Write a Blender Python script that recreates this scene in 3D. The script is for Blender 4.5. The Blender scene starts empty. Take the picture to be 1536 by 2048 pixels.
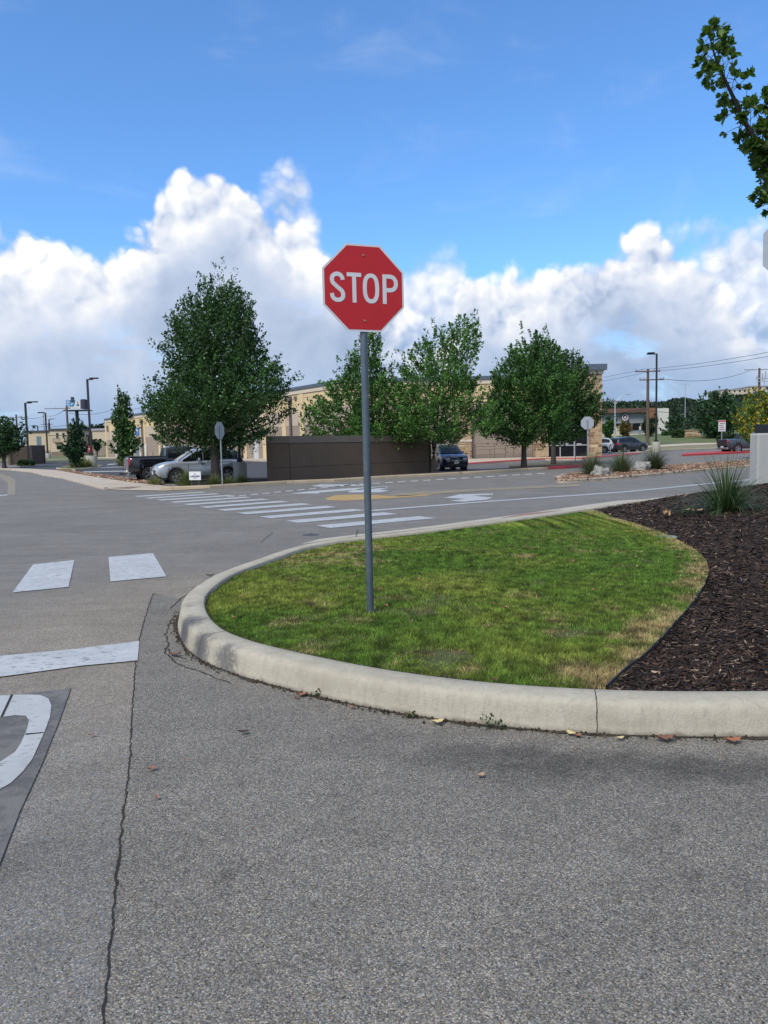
import bpy, bmesh, math, random
import numpy as np
from mathutils import Vector, Matrix, noise
R = math.radians
sc = bpy.context.scene
col = sc.collection
# ------------------------------------------------------------ camera
F, H, ROLL = 1540.0, 1.62, R(1.3)
PITCH = math.atan(129 / F * math.cos(ROLL))
fw = Vector((0, math.cos(PITCH), -math.sin(PITCH)))
r0 = Vector((1, 0, 0)); u0 = Vector((0, math.sin(PITCH), math.cos(PITCH)))
rt = r0 * math.cos(ROLL) - u0 * math.sin(ROLL)
up = u0 * math.cos(ROLL) + r0 * math.sin(ROLL)
cam = bpy.data.cameras.new('camera'); co = bpy.data.objects.new('camera', cam); col.objects.link(co)
cam.sensor_fit = 'VERTICAL'; cam.sensor_height = 24; cam.lens = F / 2048 * 24
cam.clip_start = 0.05; cam.clip_end = 8000
m = Matrix((rt, up, -fw)).transposed().to_4x4(); m.translation = Vector((0, 0, H)); co.matrix_world = m
sc.camera = co
sc.view_settings.view_transform = 'Standard'; sc.view_settings.look = 'None'
sc.view_settings.exposure = 0.0; sc.view_settings.gamma = 1
sc.cycles.max_bounces = 4; sc.cycles.diffuse_bounces = 2; sc.cycles.glossy_bounces = 2; sc.cycles.transmission_bounces = 2; sc.cycles.use_adaptive_sampling = True; sc.cycles.transparent_max_bounces = 4
sc.cycles.use_denoising = True

def ray(px, py):
    return fw + rt * ((px - 768) / F) + up * ((1024 - py) / F)
# ------------------------------------------------------------ sun and sky
SUN_AZ, SUN_EL = R(-143), R(48)          # azimuth clockwise from +Y
sd = Vector((math.sin(SUN_AZ) * math.cos(SUN_EL), math.cos(SUN_AZ) * math.cos(SUN_EL), math.sin(SUN_EL)))
sl = bpy.data.lights.new('sun', 'SUN'); sl.energy = 2.7; sl.angle = R(16); sl.color = (1, .925, .80)
so = bpy.data.objects.new('sun', sl); col.objects.link(so)
so.rotation_euler = sd.to_track_quat('Z', 'Y').to_euler(); so.location = (-20, -20, 40)

w = bpy.data.worlds.new('World'); sc.world = w; w.use_nodes = True
nt = w.node_tree; nt.nodes.clear()
class NT:
    def __init__(s, tree): s.t = tree
    def n(s, typ, **kw):
        nd = s.t.nodes.new(typ)
        for k, v in kw.items():
            if k.startswith('_'): setattr(nd, k[1:], v)
        return nd
    def set(s, inp, v):
        if isinstance(v, bpy.types.NodeSocket): s.t.links.new(v, inp)
        else: inp.default_value = v
    def math(s, op, a, b=0.0, c=None, clamp=False):
        nd = s.t.nodes.new('ShaderNodeMath'); nd.operation = op; nd.use_clamp = clamp
        s.set(nd.inputs[0], a); s.set(nd.inputs[1], b)
        if c is not None: s.set(nd.inputs[2], c)
        return nd.outputs[0]
    def vmath(s, op, a, b=(0, 0, 0), out=0):
        nd = s.t.nodes.new('ShaderNodeVectorMath'); nd.operation = op
        s.set(nd.inputs[0], a)
        if op == 'SCALE': s.set(nd.inputs['Scale'], b)
        else: s.set(nd.inputs[1], b)
        return nd.outputs[out]
    def noise(s, vec, scale, detail=4, rough=.5, dist=0.0):
        nd = s.t.nodes.new('ShaderNodeTexNoise')
        s.set(nd.inputs['Vector'], vec); s.set(nd.inputs['Scale'], scale)
        nd.inputs['Detail'].default_value = detail; nd.inputs['Roughness'].default_value = rough
        nd.inputs['Distortion'].default_value = dist
        return nd.outputs['Fac']
    def ramp(s, fac, stops, interp='LINEAR'):
        nd = s.t.nodes.new('ShaderNodeValToRGB'); cr = nd.color_ramp; cr.interpolation = interp
        while len(cr.elements) < len(stops): cr.elements.new(0.5)
        for e, (p, c) in zip(cr.elements, stops):
            e.position = p; e.color = (c[0], c[1], c[2], 1) if not isinstance(c, (int, float)) else (c, c, c, 1)
        s.set(nd.inputs[0], fac); return nd.outputs[0]
    def mix(s, fac, a, b, mode='MIX'):
        nd = s.t.nodes.new('ShaderNodeMix'); nd.data_type = 'RGBA'; nd.blend_type = mode
        s.set(nd.inputs[0], fac)
        s.set(nd.inputs[6], a if not isinstance(a, tuple) else (*a[:3], 1)); s.set(nd.inputs[7], b if not isinstance(b, tuple) else (*b[:3], 1))
        return nd.outputs[2]
    def mapr(s, v, a, b, c=0.0, d=1.0, smooth=True):
        nd = s.t.nodes.new('ShaderNodeMapRange'); nd.clamp = True
        if smooth: nd.interpolation_type = 'SMOOTHSTEP'
        s.set(nd.inputs[0], v)
        for i, q in enumerate((a, b, c, d)): s.set(nd.inputs[i + 1], q)
        return nd.outputs[0]
def lin(r, g, b):
    f = lambda c: (c / 255 / 12.92) if c / 255 < .04045 else ((c / 255 + .055) / 1.055) ** 2.4
    return (f(r), f(g), f(b))

N = NT(nt)
STR = 0.1
sky = nt.nodes.new('ShaderNodeTexSky'); sky.sky_type = 'NISHITA'; sky.sun_disc = False
sky.sun_elevation = SUN_EL; sky.sun_rotation = SUN_AZ % (2 * math.pi)
sky.air_density = 1.0; sky.dust_density = 0.6; sky.ozone_density = 2.0
tc = nt.nodes.new('ShaderNodeTexCoord').outputs['Generated']
dirn = N.vmath('NORMALIZE', tc)
sx = nt.nodes.new('ShaderNodeSeparateXYZ'); N.set(sx.inputs[0], dirn)
az = N.math('ARCTAN2', sx.outputs[0], sx.outputs[1]); el = N.math('ARCSINE', sx.outputs[2])
def azel(px, py):
    d = ray(px, py).normalized(); return math.atan2(d.x, d.y), math.asin(d.z)
AZ0, AZ1, ELM = -0.60, 0.60, 0.6
azn = N.mapr(az, AZ0, AZ1, 0, 1, False)
def curve(pts):
    nd = nt.nodes.new('ShaderNodeFloatCurve'); c = nd.mapping.curves[0]
    P = []
    for px, py in pts:
        a, e = azel(px, py); P.append(((a - AZ0) / (AZ1 - AZ0), e / ELM))
    P = [(0, P[0][1])] + P + [(1, P[-1][1])]
    while len(c.points) < len(P): c.points.new(.5, .5)
    for q, p in zip(c.points, P): q.location = p; q.handle_type = 'AUTO'
    nd.mapping.update(); N.set(nd.inputs['Value'], azn)
    return N.math('MULTIPLY', nd.outputs[0], ELM)
# crisp cumulus tops (left bank, centre puff, right bank)
topA = curve([(0, 462), (60, 455), (125, 462), (160, 500), (200, 498), (262, 470), (302, 440), (318, 385), (345, 355), (400, 350), (450, 335),
              (500, 362), (535, 405), (580, 395), (620, 440), (668, 500), (740, 560), (800, 620), (845, 640), (905, 620), (925, 545), (1000, 545), (1090, 548), (1165, 530), (1200, 490),
              (1235, 466), (1262, 446), (1290, 448), (1312, 462), (1340, 480), (1380, 486), (1430, 508), (1480, 600), (1536, 640)])
# soft veils behind (towards the right and between)
topB = curve([(0, 520), (200, 520), (450, 420), (520, 380), (590, 358), (640, 440), (690, 520), (760, 560), (815, 520), (850, 486), (885, 476), (920, 500), (960, 560),
              (1100, 560), (1250, 500), (1330, 470), (1400, 452), (1450, 430), (1500, 405), (1536, 398)])
dv = nt.nodes.new('ShaderNodeTexNoise'); N.set(dv.inputs['Vector'], dirn); dv.inputs['Scale'].default_value = 11; dv.inputs['Detail'].default_value = 3
wdir = N.vmath('ADD', dirn, N.vmath('SCALE', N.vmath('SUBTRACT', dv.outputs['Color'], (.5, .5, .5)), .05))
n_big = N.noise(dirn, 10, 4, .5, .3)
n_fine = N.noise(wdir, 34, 5, .52, .2)
def puffs(vec, scale, sm=.55):
    v = nt.nodes.new('ShaderNodeTexVoronoi'); v.feature = 'F1'; N.set(v.inputs['Vector'], vec); v.inputs['Scale'].default_value = scale
    return N.math('SUBTRACT', .50, N.math('MULTIPLY', N.math('POWER', v.outputs['Distance'], 2.0), 1.1))
def heap(vec): return N.math('ADD', puffs(vec, 17), N.math('ADD', N.math('MULTIPLY', puffs(vec, 41), .45), N.math('MULTIPLY', puffs(vec, 95), .2)))
puff = heap(wdir)
edge = N.math('ADD', N.math('MULTIPLY', N.math('SUBTRACT', n_big, .5), .05),
              N.math('ADD', N.math('MULTIPLY', N.math('SUBTRACT', n_fine, .5), .022), N.math('MULTIPLY', N.math('SUBTRACT', puff, .3), .045)))
hA = N.math('ADD', N.math('SUBTRACT', topA, el), edge)
hB = N.math('ADD', N.math('SUBTRACT', topB, el), N.math('MULTIPLY', edge, 1.3))
dA = N.mapr(hA, -.003, .020)
dB = N.math('MULTIPLY', N.mapr(hB, -.01, .05), .93)
# thin wisps high in the blue
wv = nt.nodes.new('ShaderNodeMapping'); N.set(wv.inputs['Vector'], dirn); wv.inputs['Scale'].default_value = (2.2, 2.2, 6); wv.inputs['Rotation'].default_value = (0.2, .4, 0)
wisp = N.math('MULTIPLY', N.mapr(N.noise(wv.outputs[0], 2.4, 8, .6, .6), .5, .8), .16)
dens = N.math('MAXIMUM', N.math('MAXIMUM', dA, dB), wisp)
# gaps of blue low in the veil
gap = N.mapr(N.noise(wv.outputs[0], 3.2, 6, .55, .4), .56, .74)
dens = N.math('MULTIPLY', dens, N.math('SUBTRACT', 1, N.math('MULTIPLY', gap, N.mapr(hA, .05, .16, 0, .55))))
# overhead and behind: broken cloud cover
cover = N.math('MULTIPLY', N.mapr(N.noise(dirn, 2.6, 8, .6, .3), .40, .60), N.mapr(el, .62, .85))
backc = N.math('MULTIPLY', N.mapr(N.noise(dirn, 3.1, 8, .6, .3), .42, .6), N.mapr(sx.outputs[1], .35, .1))
dens = N.math('MAXIMUM', dens, N.math('MAXIMUM', cover, backc))
# cloud light: lit side minus shaded side of the billows, whiter near the crests
sh_off = (-.010, -.003, .013)
l1 = N.math('SUBTRACT', puff, heap(N.vmath('ADD', wdir, sh_off)))
l2 = N.math('SUBTRACT', n_big, N.noise(N.vmath('ADD', dirn, (-.022, -.008, .030)), 10, 4, .5, .3))
crest = N.mapr(hA, .0, .13, 1, 0)
bigsh = N.noise(dirn, 7.5, 4, .5, .4)
lit = N.math('ADD', N.math('MULTIPLY', crest, .52), N.math('ADD', N.math('MULTIPLY', l1, N.math('ADD', N.math('MULTIPLY', crest, 1.0), .06)), N.math('MULTIPLY', l2, .5)))
lit = N.math('ADD', lit, N.math('MULTIPLY', N.math('SUBTRACT', bigsh, .5), 1.0))
lit = N.math('ADD', lit, N.math('MULTIPLY', N.math('SUBTRACT', n_fine, .5), .16))
lit = N.math('ADD', lit, N.mapr(azn, .1, .9, .46, .20))
lit = N.math('MULTIPLY', lit, N.mapr(dA, 0, 1, .78, 1))
ccol = N.ramp(lit, [(0.0, lin(156, 176, 208)), (.22, lin(176, 193, 221)), (.42, lin(200, 213, 236)), (.64, lin(227, 234, 248)), (.85, lin(250, 252, 255)), (1, (1.1, 1.1, 1.1))])
low = N.mapr(el, .0, .16, .85, 0)
ccol = N.mix(low, ccol, lin(146, 178, 217))
EXPO = .35; sc.view_settings.exposure = EXPO
skyc = N.vmath('MULTIPLY', sky.outputs[0], (.88, 1.34, 1.78))
cc = N.vmath('SCALE', ccol, 1 / STR / 2 ** EXPO)
fin = N.mix(dens, skyc, cc)
bg = nt.nodes.new('ShaderNodeBackground'); N.set(bg.inputs[0], fin); bg.inputs[1].default_value = STR
wo = nt.nodes.new('ShaderNodeOutputWorld'); nt.links.new(bg.outputs[0], wo.inputs[0])

# ------------------------------------------------------------ terrain
def T(x, y):
    P = ((-1e9, 0), (60, 0), (90, .5), (105, .6), (140, .8), (190, 1.2), (300, 3), (1e9, 3))
    a = 0
    for (a0, z0), (a1, z1) in zip(P, P[1:]):
        if a0 <= y <= a1: a = z0 + (z1 - z0) * (y - a0) / (a1 - a0); break
    return a + .05 * min(44, max(0, min(x - 20, y - 105)))
def G(px, py, dz=0.0):
    d = ray(px, py); t = .5; prev = t
    f = lambda t: H + d.z * t - (T(d.x * t, d.y * t) + dz)
    while t < 2000 and f(t) > 0: prev = t; t *= 1.02
    lo, hi = prev, t
    for _ in range(40):
        mid = (lo + hi) / 2
        if f(mid) > 0: lo = mid
        else: hi = mid
    return Vector((d.x * lo, d.y * lo, T(d.x * lo, d.y * lo) + dz))
def D(px, py, y):
    d = ray(px, py); t = y / d.y
    return Vector((d.x * t, y, H + d.z * t))
# ------------------------------------------------------------ object helpers
def tag(o, label=None, cat=None, group=None, kind=None):
    if label: o['label'] = label
    if cat: o['category'] = cat
    if group: o['group'] = group
    if kind: o['kind'] = kind
    return o
def thing(name, label, cat, loc=(0, 0, 0), rz=0.0, group=None):
    o = bpy.data.objects.new(name, None); col.objects.link(o); o.empty_display_size = .3
    o.location = loc; o.rotation_euler = (0, 0, rz)
    return tag(o, label, cat, group)
class MB:
    def __init__(s): s.v = []; s.f = []; s.c = []
    def poly(s, pts, c=0):
        i = len(s.v); s.v += [tuple(p) for p in pts]; s.f.append(tuple(range(i, i + len(pts)))); s.c.append(c)
    def box(s, x0, x1, y0, y1, z0, z1, M=None, c=0):
        i = len(s.v)
        P = [(x0, y0, z0), (x1, y0, z0), (x1, y1, z0), (x0, y1, z0), (x0, y0, z1), (x1, y0, z1), (x1, y1, z1), (x0, y1, z1)]
        if M: P = [tuple(M @ Vector(p)) for p in P]
        s.v += P
        for q in ((0, 3, 2, 1), (4, 5, 6, 7), (0, 1, 5, 4), (1, 2, 6, 5), (2, 3, 7, 6), (3, 0, 4, 7)):
            s.f.append(tuple(i + k for k in q)); s.c.append(c)
        return s
    def tube(s, pts, rad, n=8, cap=True, c=0):
        pts = [Vector(p) for p in pts]
        if not hasattr(rad, '__len__'): rad = [rad] * len(pts)
        i0 = len(s.v); ref = Vector((0, 0, 1))
        for k, p in enumerate(pts):
            t = (pts[min(k + 1, len(pts) - 1)] - pts[max(k - 1, 0)]).normalized()
            a = t.cross(ref)
            if a.length < .05: a = t.cross(Vector((1, 0, 0)))
            a.normalize(); b = t.cross(a)
            for j in range(n):
                an = 2 * math.pi * j / n; s.v.append(tuple(p + (a * math.cos(an) + b * math.sin(an)) * rad[k]))
        for k in range(len(pts) - 1):
            for j in range(n):
                s.f.append((i0 + k * n + j, i0 + k * n + (j + 1) % n, i0 + (k + 1) * n + (j + 1) % n, i0 + (k + 1) * n + j)); s.c.append(c)
        if cap:
            s.f.append(tuple(i0 + j for j in range(n))[::-1]); s.c.append(c)
            e = i0 + (len(pts) - 1) * n; s.f.append(tuple(e + j for j in range(n))); s.c.append(c)
        return s
    def prism(s, pts2, z0, z1, c=0):      # extruded XY outline
        n = len(pts2); i = len(s.v)
        s.v += [(x, y, z0) for x, y in pts2] + [(x, y, z1) for x, y in pts2]
        s.f += [tuple(i + k for k in range(n))[::-1], tuple(i + n + k for k in range(n))]; s.c += [c, c]
        for k in range(n):
            s.f.append((i + k, i + (k + 1) % n, i + n + (k + 1) % n, i + n + k)); s.c.append(c)
        return s
    def lathe(s, prof, n=24, M=None, c=0):
        i = len(s.v)
        for r, z in prof:
            for j in range(n):
                a = 2 * math.pi * j / n; p = Vector((r * math.cos(a), r * math.sin(a), z))
                s.v.append(tuple(M @ p if M else p))
        for k in range(len(prof) - 1):
            for j in range(n):
                s.f.append((i + k * n + j, i + k * n + (j + 1) % n, i + (k + 1) * n + (j + 1) % n, i + (k + 1) * n + j)); s.c.append(c)
        return s
    def build(s, name, mats, parent=None, smooth=False, bevel=0, loc=None, fixn=True):
        if not isinstance(mats, (list, tuple)): mats = [mats]
        me = bpy.data.meshes.new(name); me.from_pydata(s.v, [], s.f)
        for mt in mats: me.materials.append(mt)
        if len(mats) > 1: me.polygons.foreach_set('material_index', s.c)
        if fixn:
            bm = bmesh.new(); bm.from_mesh(me); bmesh.ops.recalc_face_normals(bm, faces=bm.faces); bm.to_mesh(me); bm.free()
        if smooth: me.polygons.foreach_set('use_smooth', [True] * len(me.polygons))
        me.update()
        o = bpy.data.objects.new(name, me); col.objects.link(o)
        if parent: o.parent = parent
        if loc: o.location = loc
        if bevel:
            b = o.modifiers.new('bevel', 'BEVEL'); b.width = bevel; b.segments = 2; b.limit_method = 'ANGLE'; b.angle_limit = R(40)
        if smooth and bevel == 0:
            try: me.set_sharp_from_angle(angle=R(50))
            except Exception: pass
        return o
def fast(name, V, Fc, mats, C=None, parent=None, loc=None, smooth=False):
    """V (n,3), Fc (m,k), C per-face colour (m,3)"""
    me = bpy.data.meshes.new(name); mF, k = Fc.shape
    me.vertices.add(len(V)); me.vertices.foreach_set('co', np.ascontiguousarray(V, dtype=np.float32).ravel())
    me.loops.add(mF * k); me.loops.foreach_set('vertex_index', Fc.astype(np.int32).ravel())
    me.polygons.add(mF); me.polygons.foreach_set('loop_start', np.arange(0, mF * k, k, dtype=np.int32)); me.polygons.foreach_set('loop_total', np.full(mF, k, dtype=np.int32))
    me.update(calc_edges=True)
    if C is not None:
        at = me.color_attributes.new('tint', 'FLOAT_COLOR', 'CORNER')
        cc4 = np.ones((mF, k, 4), dtype=np.float32); cc4[:, :, :3] = C[:, None, :]; at.data.foreach_set('color', cc4.ravel())
    for mt in (mats if isinstance(mats, (list, tuple)) else [mats]): me.materials.append(mt)
    if smooth: me.polygons.foreach_set('use_smooth', [True] * mF)
    me.validate()
    o = bpy.data.objects.new(name, me); col.objects.link(o)
    if parent: o.parent = parent
    if loc is not None: o.location = loc
    return o
# ------------------------------------------------------------ materials
MATS = {}
def mat(name, c, rough=.8, var=.12, scale=2.0, bump=0.0, bscale=40, metal=0.0, c2=None, c2s=1.0, c2a=(.5, .7), spec=.5, streak=False, emis=None, coat=0):
    if name in MATS: return MATS[name]
    m = bpy.data.materials.new(name); m.use_nodes = True; t = m.node_tree; n = NT(t); b = t.nodes['Principled BSDF']
    pos = t.nodes.new('ShaderNodeTexCoord').outputs['Object']
    v = pos
    if streak:
        mp = t.nodes.new('ShaderNodeMapping'); n.set(mp.inputs['Vector'], pos); mp.inputs['Scale'].default_value = (1, 1, .12); v = mp.outputs[0]
    f = n.noise(v, scale, 6, .62)
    k = n.mapr(f, .25, .75, 1 - var, 1 + var, False)
    base = n.vmath('SCALE', n.mix(0.0, tuple(c), tuple(c)), k)
    if c2: base = n.mix(n.mapr(n.noise(v, c2s, 6, .62), c2a[0], c2a[1]), base, tuple(c2))
    n.set(b.inputs['Base Color'], base)
    b.inputs['Metallic'].default_value = metal; b.inputs['Specular IOR Level'].default_value = spec
    n.set(b.inputs['Roughness'], n.mapr(n.noise(pos, scale * 2.3, 4, .6), .2, .8, max(.02, rough - .07), min(1, rough + .07), False))
    if coat: b.inputs['Coat Weight'].default_value = coat; b.inputs['Coat Roughness'].default_value = .04
    if bump:
        bp = t.nodes.new('ShaderNodeBump'); bp.inputs['Strength'].default_value = bump; bp.inputs['Distance'].default_value = .02
        n.set(bp.inputs['Height'], n.noise(pos, bscale, 6, .65)); t.links.new(bp.outputs[0], b.inputs['Normal'])
    MATS[name] = m; return m
def leafmat(name, gain=(1, 1, 1), trans=.3, rough=.55):
    m = bpy.data.materials.new(name); m.use_nodes = True; t = m.node_tree; n = NT(t); b = t.nodes['Principled BSDF']
    a = t.nodes.new('ShaderNodeAttribute'); a.attribute_name = 'tint'
    c = n.vmath('MULTIPLY', a.outputs['Color'], gain)
    n.set(b.inputs['Base Color'], c); b.inputs['Roughness'].default_value = rough; b.inputs['Specular IOR Level'].default_value = .3
    if trans:
        tr = t.nodes.new('ShaderNodeBsdfTranslucent'); n.set(tr.inputs[0], n.vmath('MULTIPLY', c, (1.3, 1.5, .5)))
        mx = t.nodes.new('ShaderNodeMixShader'); mx.inputs[0].default_value = trans
        t.links.new(b.outputs[0], mx.inputs[1]); t.links.new(tr.outputs[0], mx.inputs[2]); t.links.new(mx.outputs[0], t.nodes['Material Output'].inputs[0])
    return m
# ------------------------------------------------------------ draped sheets
def drape(name, pts, dz, material, skirt=0.0, grid=0.0, zfun=None, kind='structure', parent=None, label=None, cat=None):
    bm = bmesh.new(); vs = [bm.verts.new((p[0], p[1], 0)) for p in pts]; f = bm.faces.new(vs)
    bmesh.ops.triangulate(bm, faces=[f])
    xs = [p[0] for p in pts]; ys = [p[1] for p in pts]
    cuts = [((0, y, 0), (0, 1, 0)) for y in (60, 90, 105, 140, 149, 190, 300)] + [((x, 0, 0), (1, 0, 0)) for x in (20, 64)] + [((-85, 0, 0), (1, -1, 0))]
    if grid:
        k = math.floor(min(xs) / grid)
        while k * grid < max(xs): cuts.append(((k * grid, 0, 0), (1, 0, 0))); k += 1
        k = math.floor(min(ys) / grid)
        while k * grid < max(ys): cuts.append(((0, k * grid, 0), (0, 1, 0))); k += 1
    for c, n_ in cuts:
        bmesh.ops.bisect_plane(bm, geom=bm.verts[:] + bm.edges[:] + bm.faces[:], plane_co=c, plane_no=n_, dist=1e-5)
    bmesh.ops.remove_doubles(bm, verts=bm.verts, dist=1e-4)
    bmesh.ops.recalc_face_normals(bm, faces=bm.faces)
    for fc in bm.faces:
        if fc.normal.z < 0: fc.normal_flip()
    for v in bm.verts:
        v.co.z = T(v.co.x, v.co.y) + dz + (zfun(v.co.x, v.co.y) if zfun else 0)
    if skirt:
        be = [e for e in bm.edges if e.is_boundary]
        r = bmesh.ops.extrude_edge_only(bm, edges=be)
        for v in [g for g in r['geom'] if isinstance(g, bmesh.types.BMVert)]: v.co.z -= skirt
        bmesh.ops.recalc_face_normals(bm, faces=bm.faces)
    me = bpy.data.meshes.new(name); bm.to_mesh(me); bm.free(); me.materials.append(material)
    o = bpy.data.objects.new(name, me); col.objects.link(o)
    if parent: o.parent = parent
    return tag(o, kind=kind if not parent else None, label=label, cat=cat)
def GP(L, dz=0): return [G(x, y, dz) for x, y in L]
def catmull(P, n=8, closed=False):
    P = [Vector(p) for p in P]; out = []; m_ = len(P)
    rng = range(m_ if closed else m_ - 1)
    for i in rng:
        p0 = P[(i - 1) % m_] if (closed or i > 0) else P[0]; p1 = P[i]; p2 = P[(i + 1) % m_]; p3 = P[(i + 2) % m_] if (closed or i + 2 < m_) else P[-1]
        for k in range(n):
            t = k / n; out.append(.5 * ((2 * p1) + (p2 - p0) * t + (2 * p0 - 5 * p1 + 4 * p2 - p3) * t * t + (3 * p1 - p0 - 3 * p2 + p3) * t ** 3))
    if not closed: out.append(P[-1])
    return out
def inside(x, y, poly):
    c = False; j = len(poly) - 1
    for i in range(len(poly)):
        xi, yi = poly[i][0], poly[i][1]; xj, yj = poly[j][0], poly[j][1]
        if (yi > y) != (yj > y) and x < (xj - xi) * (y - yi) / (yj - yi) + xi: c = not c
        j = i
    return c
def inside_np(X, Y, poly):
    c = np.zeros(len(X), bool); j = len(poly) - 1
    for i in range(len(poly)):
        xi, yi = poly[i][0], poly[i][1]; xj, yj = poly[j][0], poly[j][1]
        with np.errstate(divide='ignore', invalid='ignore'):
            k = ((yi > Y) != (yj > Y)) & (X < (xj - xi) * (Y - yi) / ((yj - yi) or 1e-12) + xi)
        c ^= k; j = i
    return c
def sweep(path, prof, closed=False, side=1, joints=()):
    """profile points (inward, z) swept along the path on the ground"""
    mb = MB(); n = len(path); m_ = len(prof); rings = []
    for k in range(n):
        a = path[(k - 1) % n if closed else max(k - 1, 0)]; b = path[(k + 1) % n if closed else min(k + 1, n - 1)]
        t = Vector((b[0] - a[0], b[1] - a[1], 0)).normalized(); nrm = Vector((-t.y, t.x, 0)) * side
        rings.append((Vector((path[k][0], path[k][1], 0)), nrm))
    for k, (p, nrm) in enumerate(rings):
        sh = .012 if k in joints else 0
        for j, (u, z) in enumerate(prof):
            q = p + nrm * (u + (sh if u < .12 else -sh * .2)); q.z = T(q.x, q.y) + z - (sh if z > .05 else 0)
            mb.v.append(tuple(q))
    for k in range(n if closed else n - 1):
        for j in range(m_ - 1):
            a = k * m_ + j; b = ((k + 1) % n) * m_ + j
            mb.f.append((a, b, b + 1, a + 1)); mb.c.append(0)
    if not closed:
        mb.f.append(tuple(range(m_))); mb.c.append(0); mb.f.append(tuple((n - 1) * m_ + j for j in range(m_))[::-1]); mb.c.append(0)
    return mb
def densify(P, step):
    out = []
    for a, b in zip(P, P[1:]):
        a = Vector(a); b = Vector(b); k = max(1, int((b - a).length / step))
        out += [a.lerp(b, i / k) for i in range(k)]
    return out + [Vector(P[-1])]
# ============================================================ SETTING
random.seed(7); rng = np.random.default_rng(7)
# --- asphalt: bonded aggregate with wear
def asphalt(name, light, dark, stone=1.0, tan=0.0, scale=95, patch=.18, cx=None):
    m = bpy.data.materials.new(name); m.use_nodes = True; t = m.node_tree; n = NT(t); b = t.nodes['Principled BSDF']
    pos = t.nodes.new('ShaderNodeTexCoord').outputs['Object']
    def vor(sc_, feat='F1'):
        v = t.nodes.new('ShaderNodeTexVoronoi'); v.feature = feat; n.set(v.inputs['Vector'], pos); v.inputs['Scale'].default_value = sc_; return v
    v1 = vor(scale); v2 = vor(scale * 2.1)
    sp = t.nodes.new('ShaderNodeSeparateColor'); n.set(sp.inputs[0], v1.outputs['Color'])
    sp2 = t.nodes.new('ShaderNodeSeparateColor'); n.set(sp2.inputs[0], v2.outputs['Color'])
    stones = n.ramp(sp.outputs[0], [(0, dark), (.35, tuple(.75 * a + .25 * q for a, q in zip(dark, light))), (.72, light), (.9, tuple(min(1, q * 1.35) for q in light)), (1, tuple(min(1, q * 2.0) for q in light))])
    s2 = n.ramp(sp2.outputs[1], [(0, tuple(q * .7 for q in dark)), (.6, tuple(.5 * a + .5 * q for a, q in zip(dark, light))), (1, tuple(q * 1.5 for q in light))])
    c = n.mix(.35, stones, s2)
    gaps = n.mapr(v1.outputs['Distance'], .35, .75, 1, .45)
    c = n.vmath('SCALE', c, n.math('ADD', n.math('MULTIPLY', gaps, stone), 1 - stone))
    big = n.noise(pos, .55, 8, .6, .4); med = n.noise(pos, 3.2, 6, .65); fin_ = n.noise(pos, 22, 4, .7)
    c = n.vmath('SCALE', c, n.mapr(big, .3, .7, 1 - patch, 1 + patch, False))
    c = n.vmath('SCALE', c, n.mapr(med, .3, .7, .90, 1.10, False))
    c = n.vmath('SCALE', c, n.mapr(fin_, .3, .7, .88, 1.12, False))
    if cx:     # sun bleached, gritty gutter round the island nose
        d = n.vmath('DISTANCE', pos, cx[0], out=1)
        wv_ = n.math('ADD', d, n.math('MULTIPLY', n.math('SUBTRACT', big, .5), 2.2))
        k = n.mapr(wv_, cx[1], cx[2], 1, 0)
        c = n.mix(k, c, n.vmath('MULTIPLY', c, cx[3]))
    # single stones of other colours, tan and blue grey
    hue = n.ramp(sp.outputs[2], [(0, (.90, .97, 1.10)), (.4, (1, 1, 1)), (.7, (1.04, 1.0, .92)), (1, (1.16, 1.0, .80))]); c = n.vmath('MULTIPLY', c, hue)
    pits = n.mapr(sp.outputs[1], .93, .97, 1, .38); c = n.vmath('SCALE', c, pits)
    for (qx, qy, rr, am) in ((960, 1512, .42, .40), (1150, 1530, .42, .36), (1350, 1535, .42, .32), (740, 1480, .4, .16), (1520, 1545, .45, .32), (1060, 1560, .35, .22)):
        q = G(qx, qy); dd = n.vmath('LENGTH', n.vmath('MULTIPLY', n.vmath('SUBTRACT', pos, (q.x, q.y, 0)), (1, 2.4, 0)), out=1)
        wd_ = n.math('ADD', dd, n.math('MULTIPLY', n.math('SUBTRACT', n.noise(pos, 5, 6, .7), .5), rr * 2.4)); c = n.vmath('SCALE', c, n.mapr(wd_, rr * .2, rr * 1.5, 1 - am, 1))
    mpz = t.nodes.new('ShaderNodeMapping'); n.set(mpz.inputs['Vector'], pos); mpz.inputs['Rotation'].default_value = (0, 0, .12); mpz.inputs['Scale'].default_value = (.16, 1.5, 1)
    c = n.vmath('SCALE', c, n.mapr(n.noise(mpz.outputs[0], 1.6, 6, .6), .3, .7, .90, 1.09, False))
    # dark oily stains
    st = n.mapr(n.noise(pos, 1.1, 7, .62, .8), .60, .74, 1, .70)
    c = n.vmath('SCALE', c, st)
    n.set(b.inputs['Base Color'], c); b.inputs['Roughness'].default_value = .88; b.inputs['Specular IOR Level'].default_value = .35
    bp = t.nodes.new('ShaderNodeBump'); bp.inputs['Strength'].default_value = .38 * stone; bp.inputs['Distance'].default_value = .006
    n.set(bp.inputs['Height'], n.math('SUBTRACT', n.math('MULTIPLY', fin_, .6), v1.outputs['Distance'])); t.links.new(bp.outputs[0], b.inputs['Normal'])
    return m
nose = G(640, 1230)
M_road = asphalt('road_asphalt', (.225, .220, .208), (.128, .125, .118), .7, scale=170, patch=.14, cx=((nose.x, nose.y, 0), 2.2, 4.6, (1.28, 1.19, 1.06)))
M_apron = asphalt('apron_asphalt', (.248, .238, .216), (.105, .101, .092), .9, scale=165, patch=.12)
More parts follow.
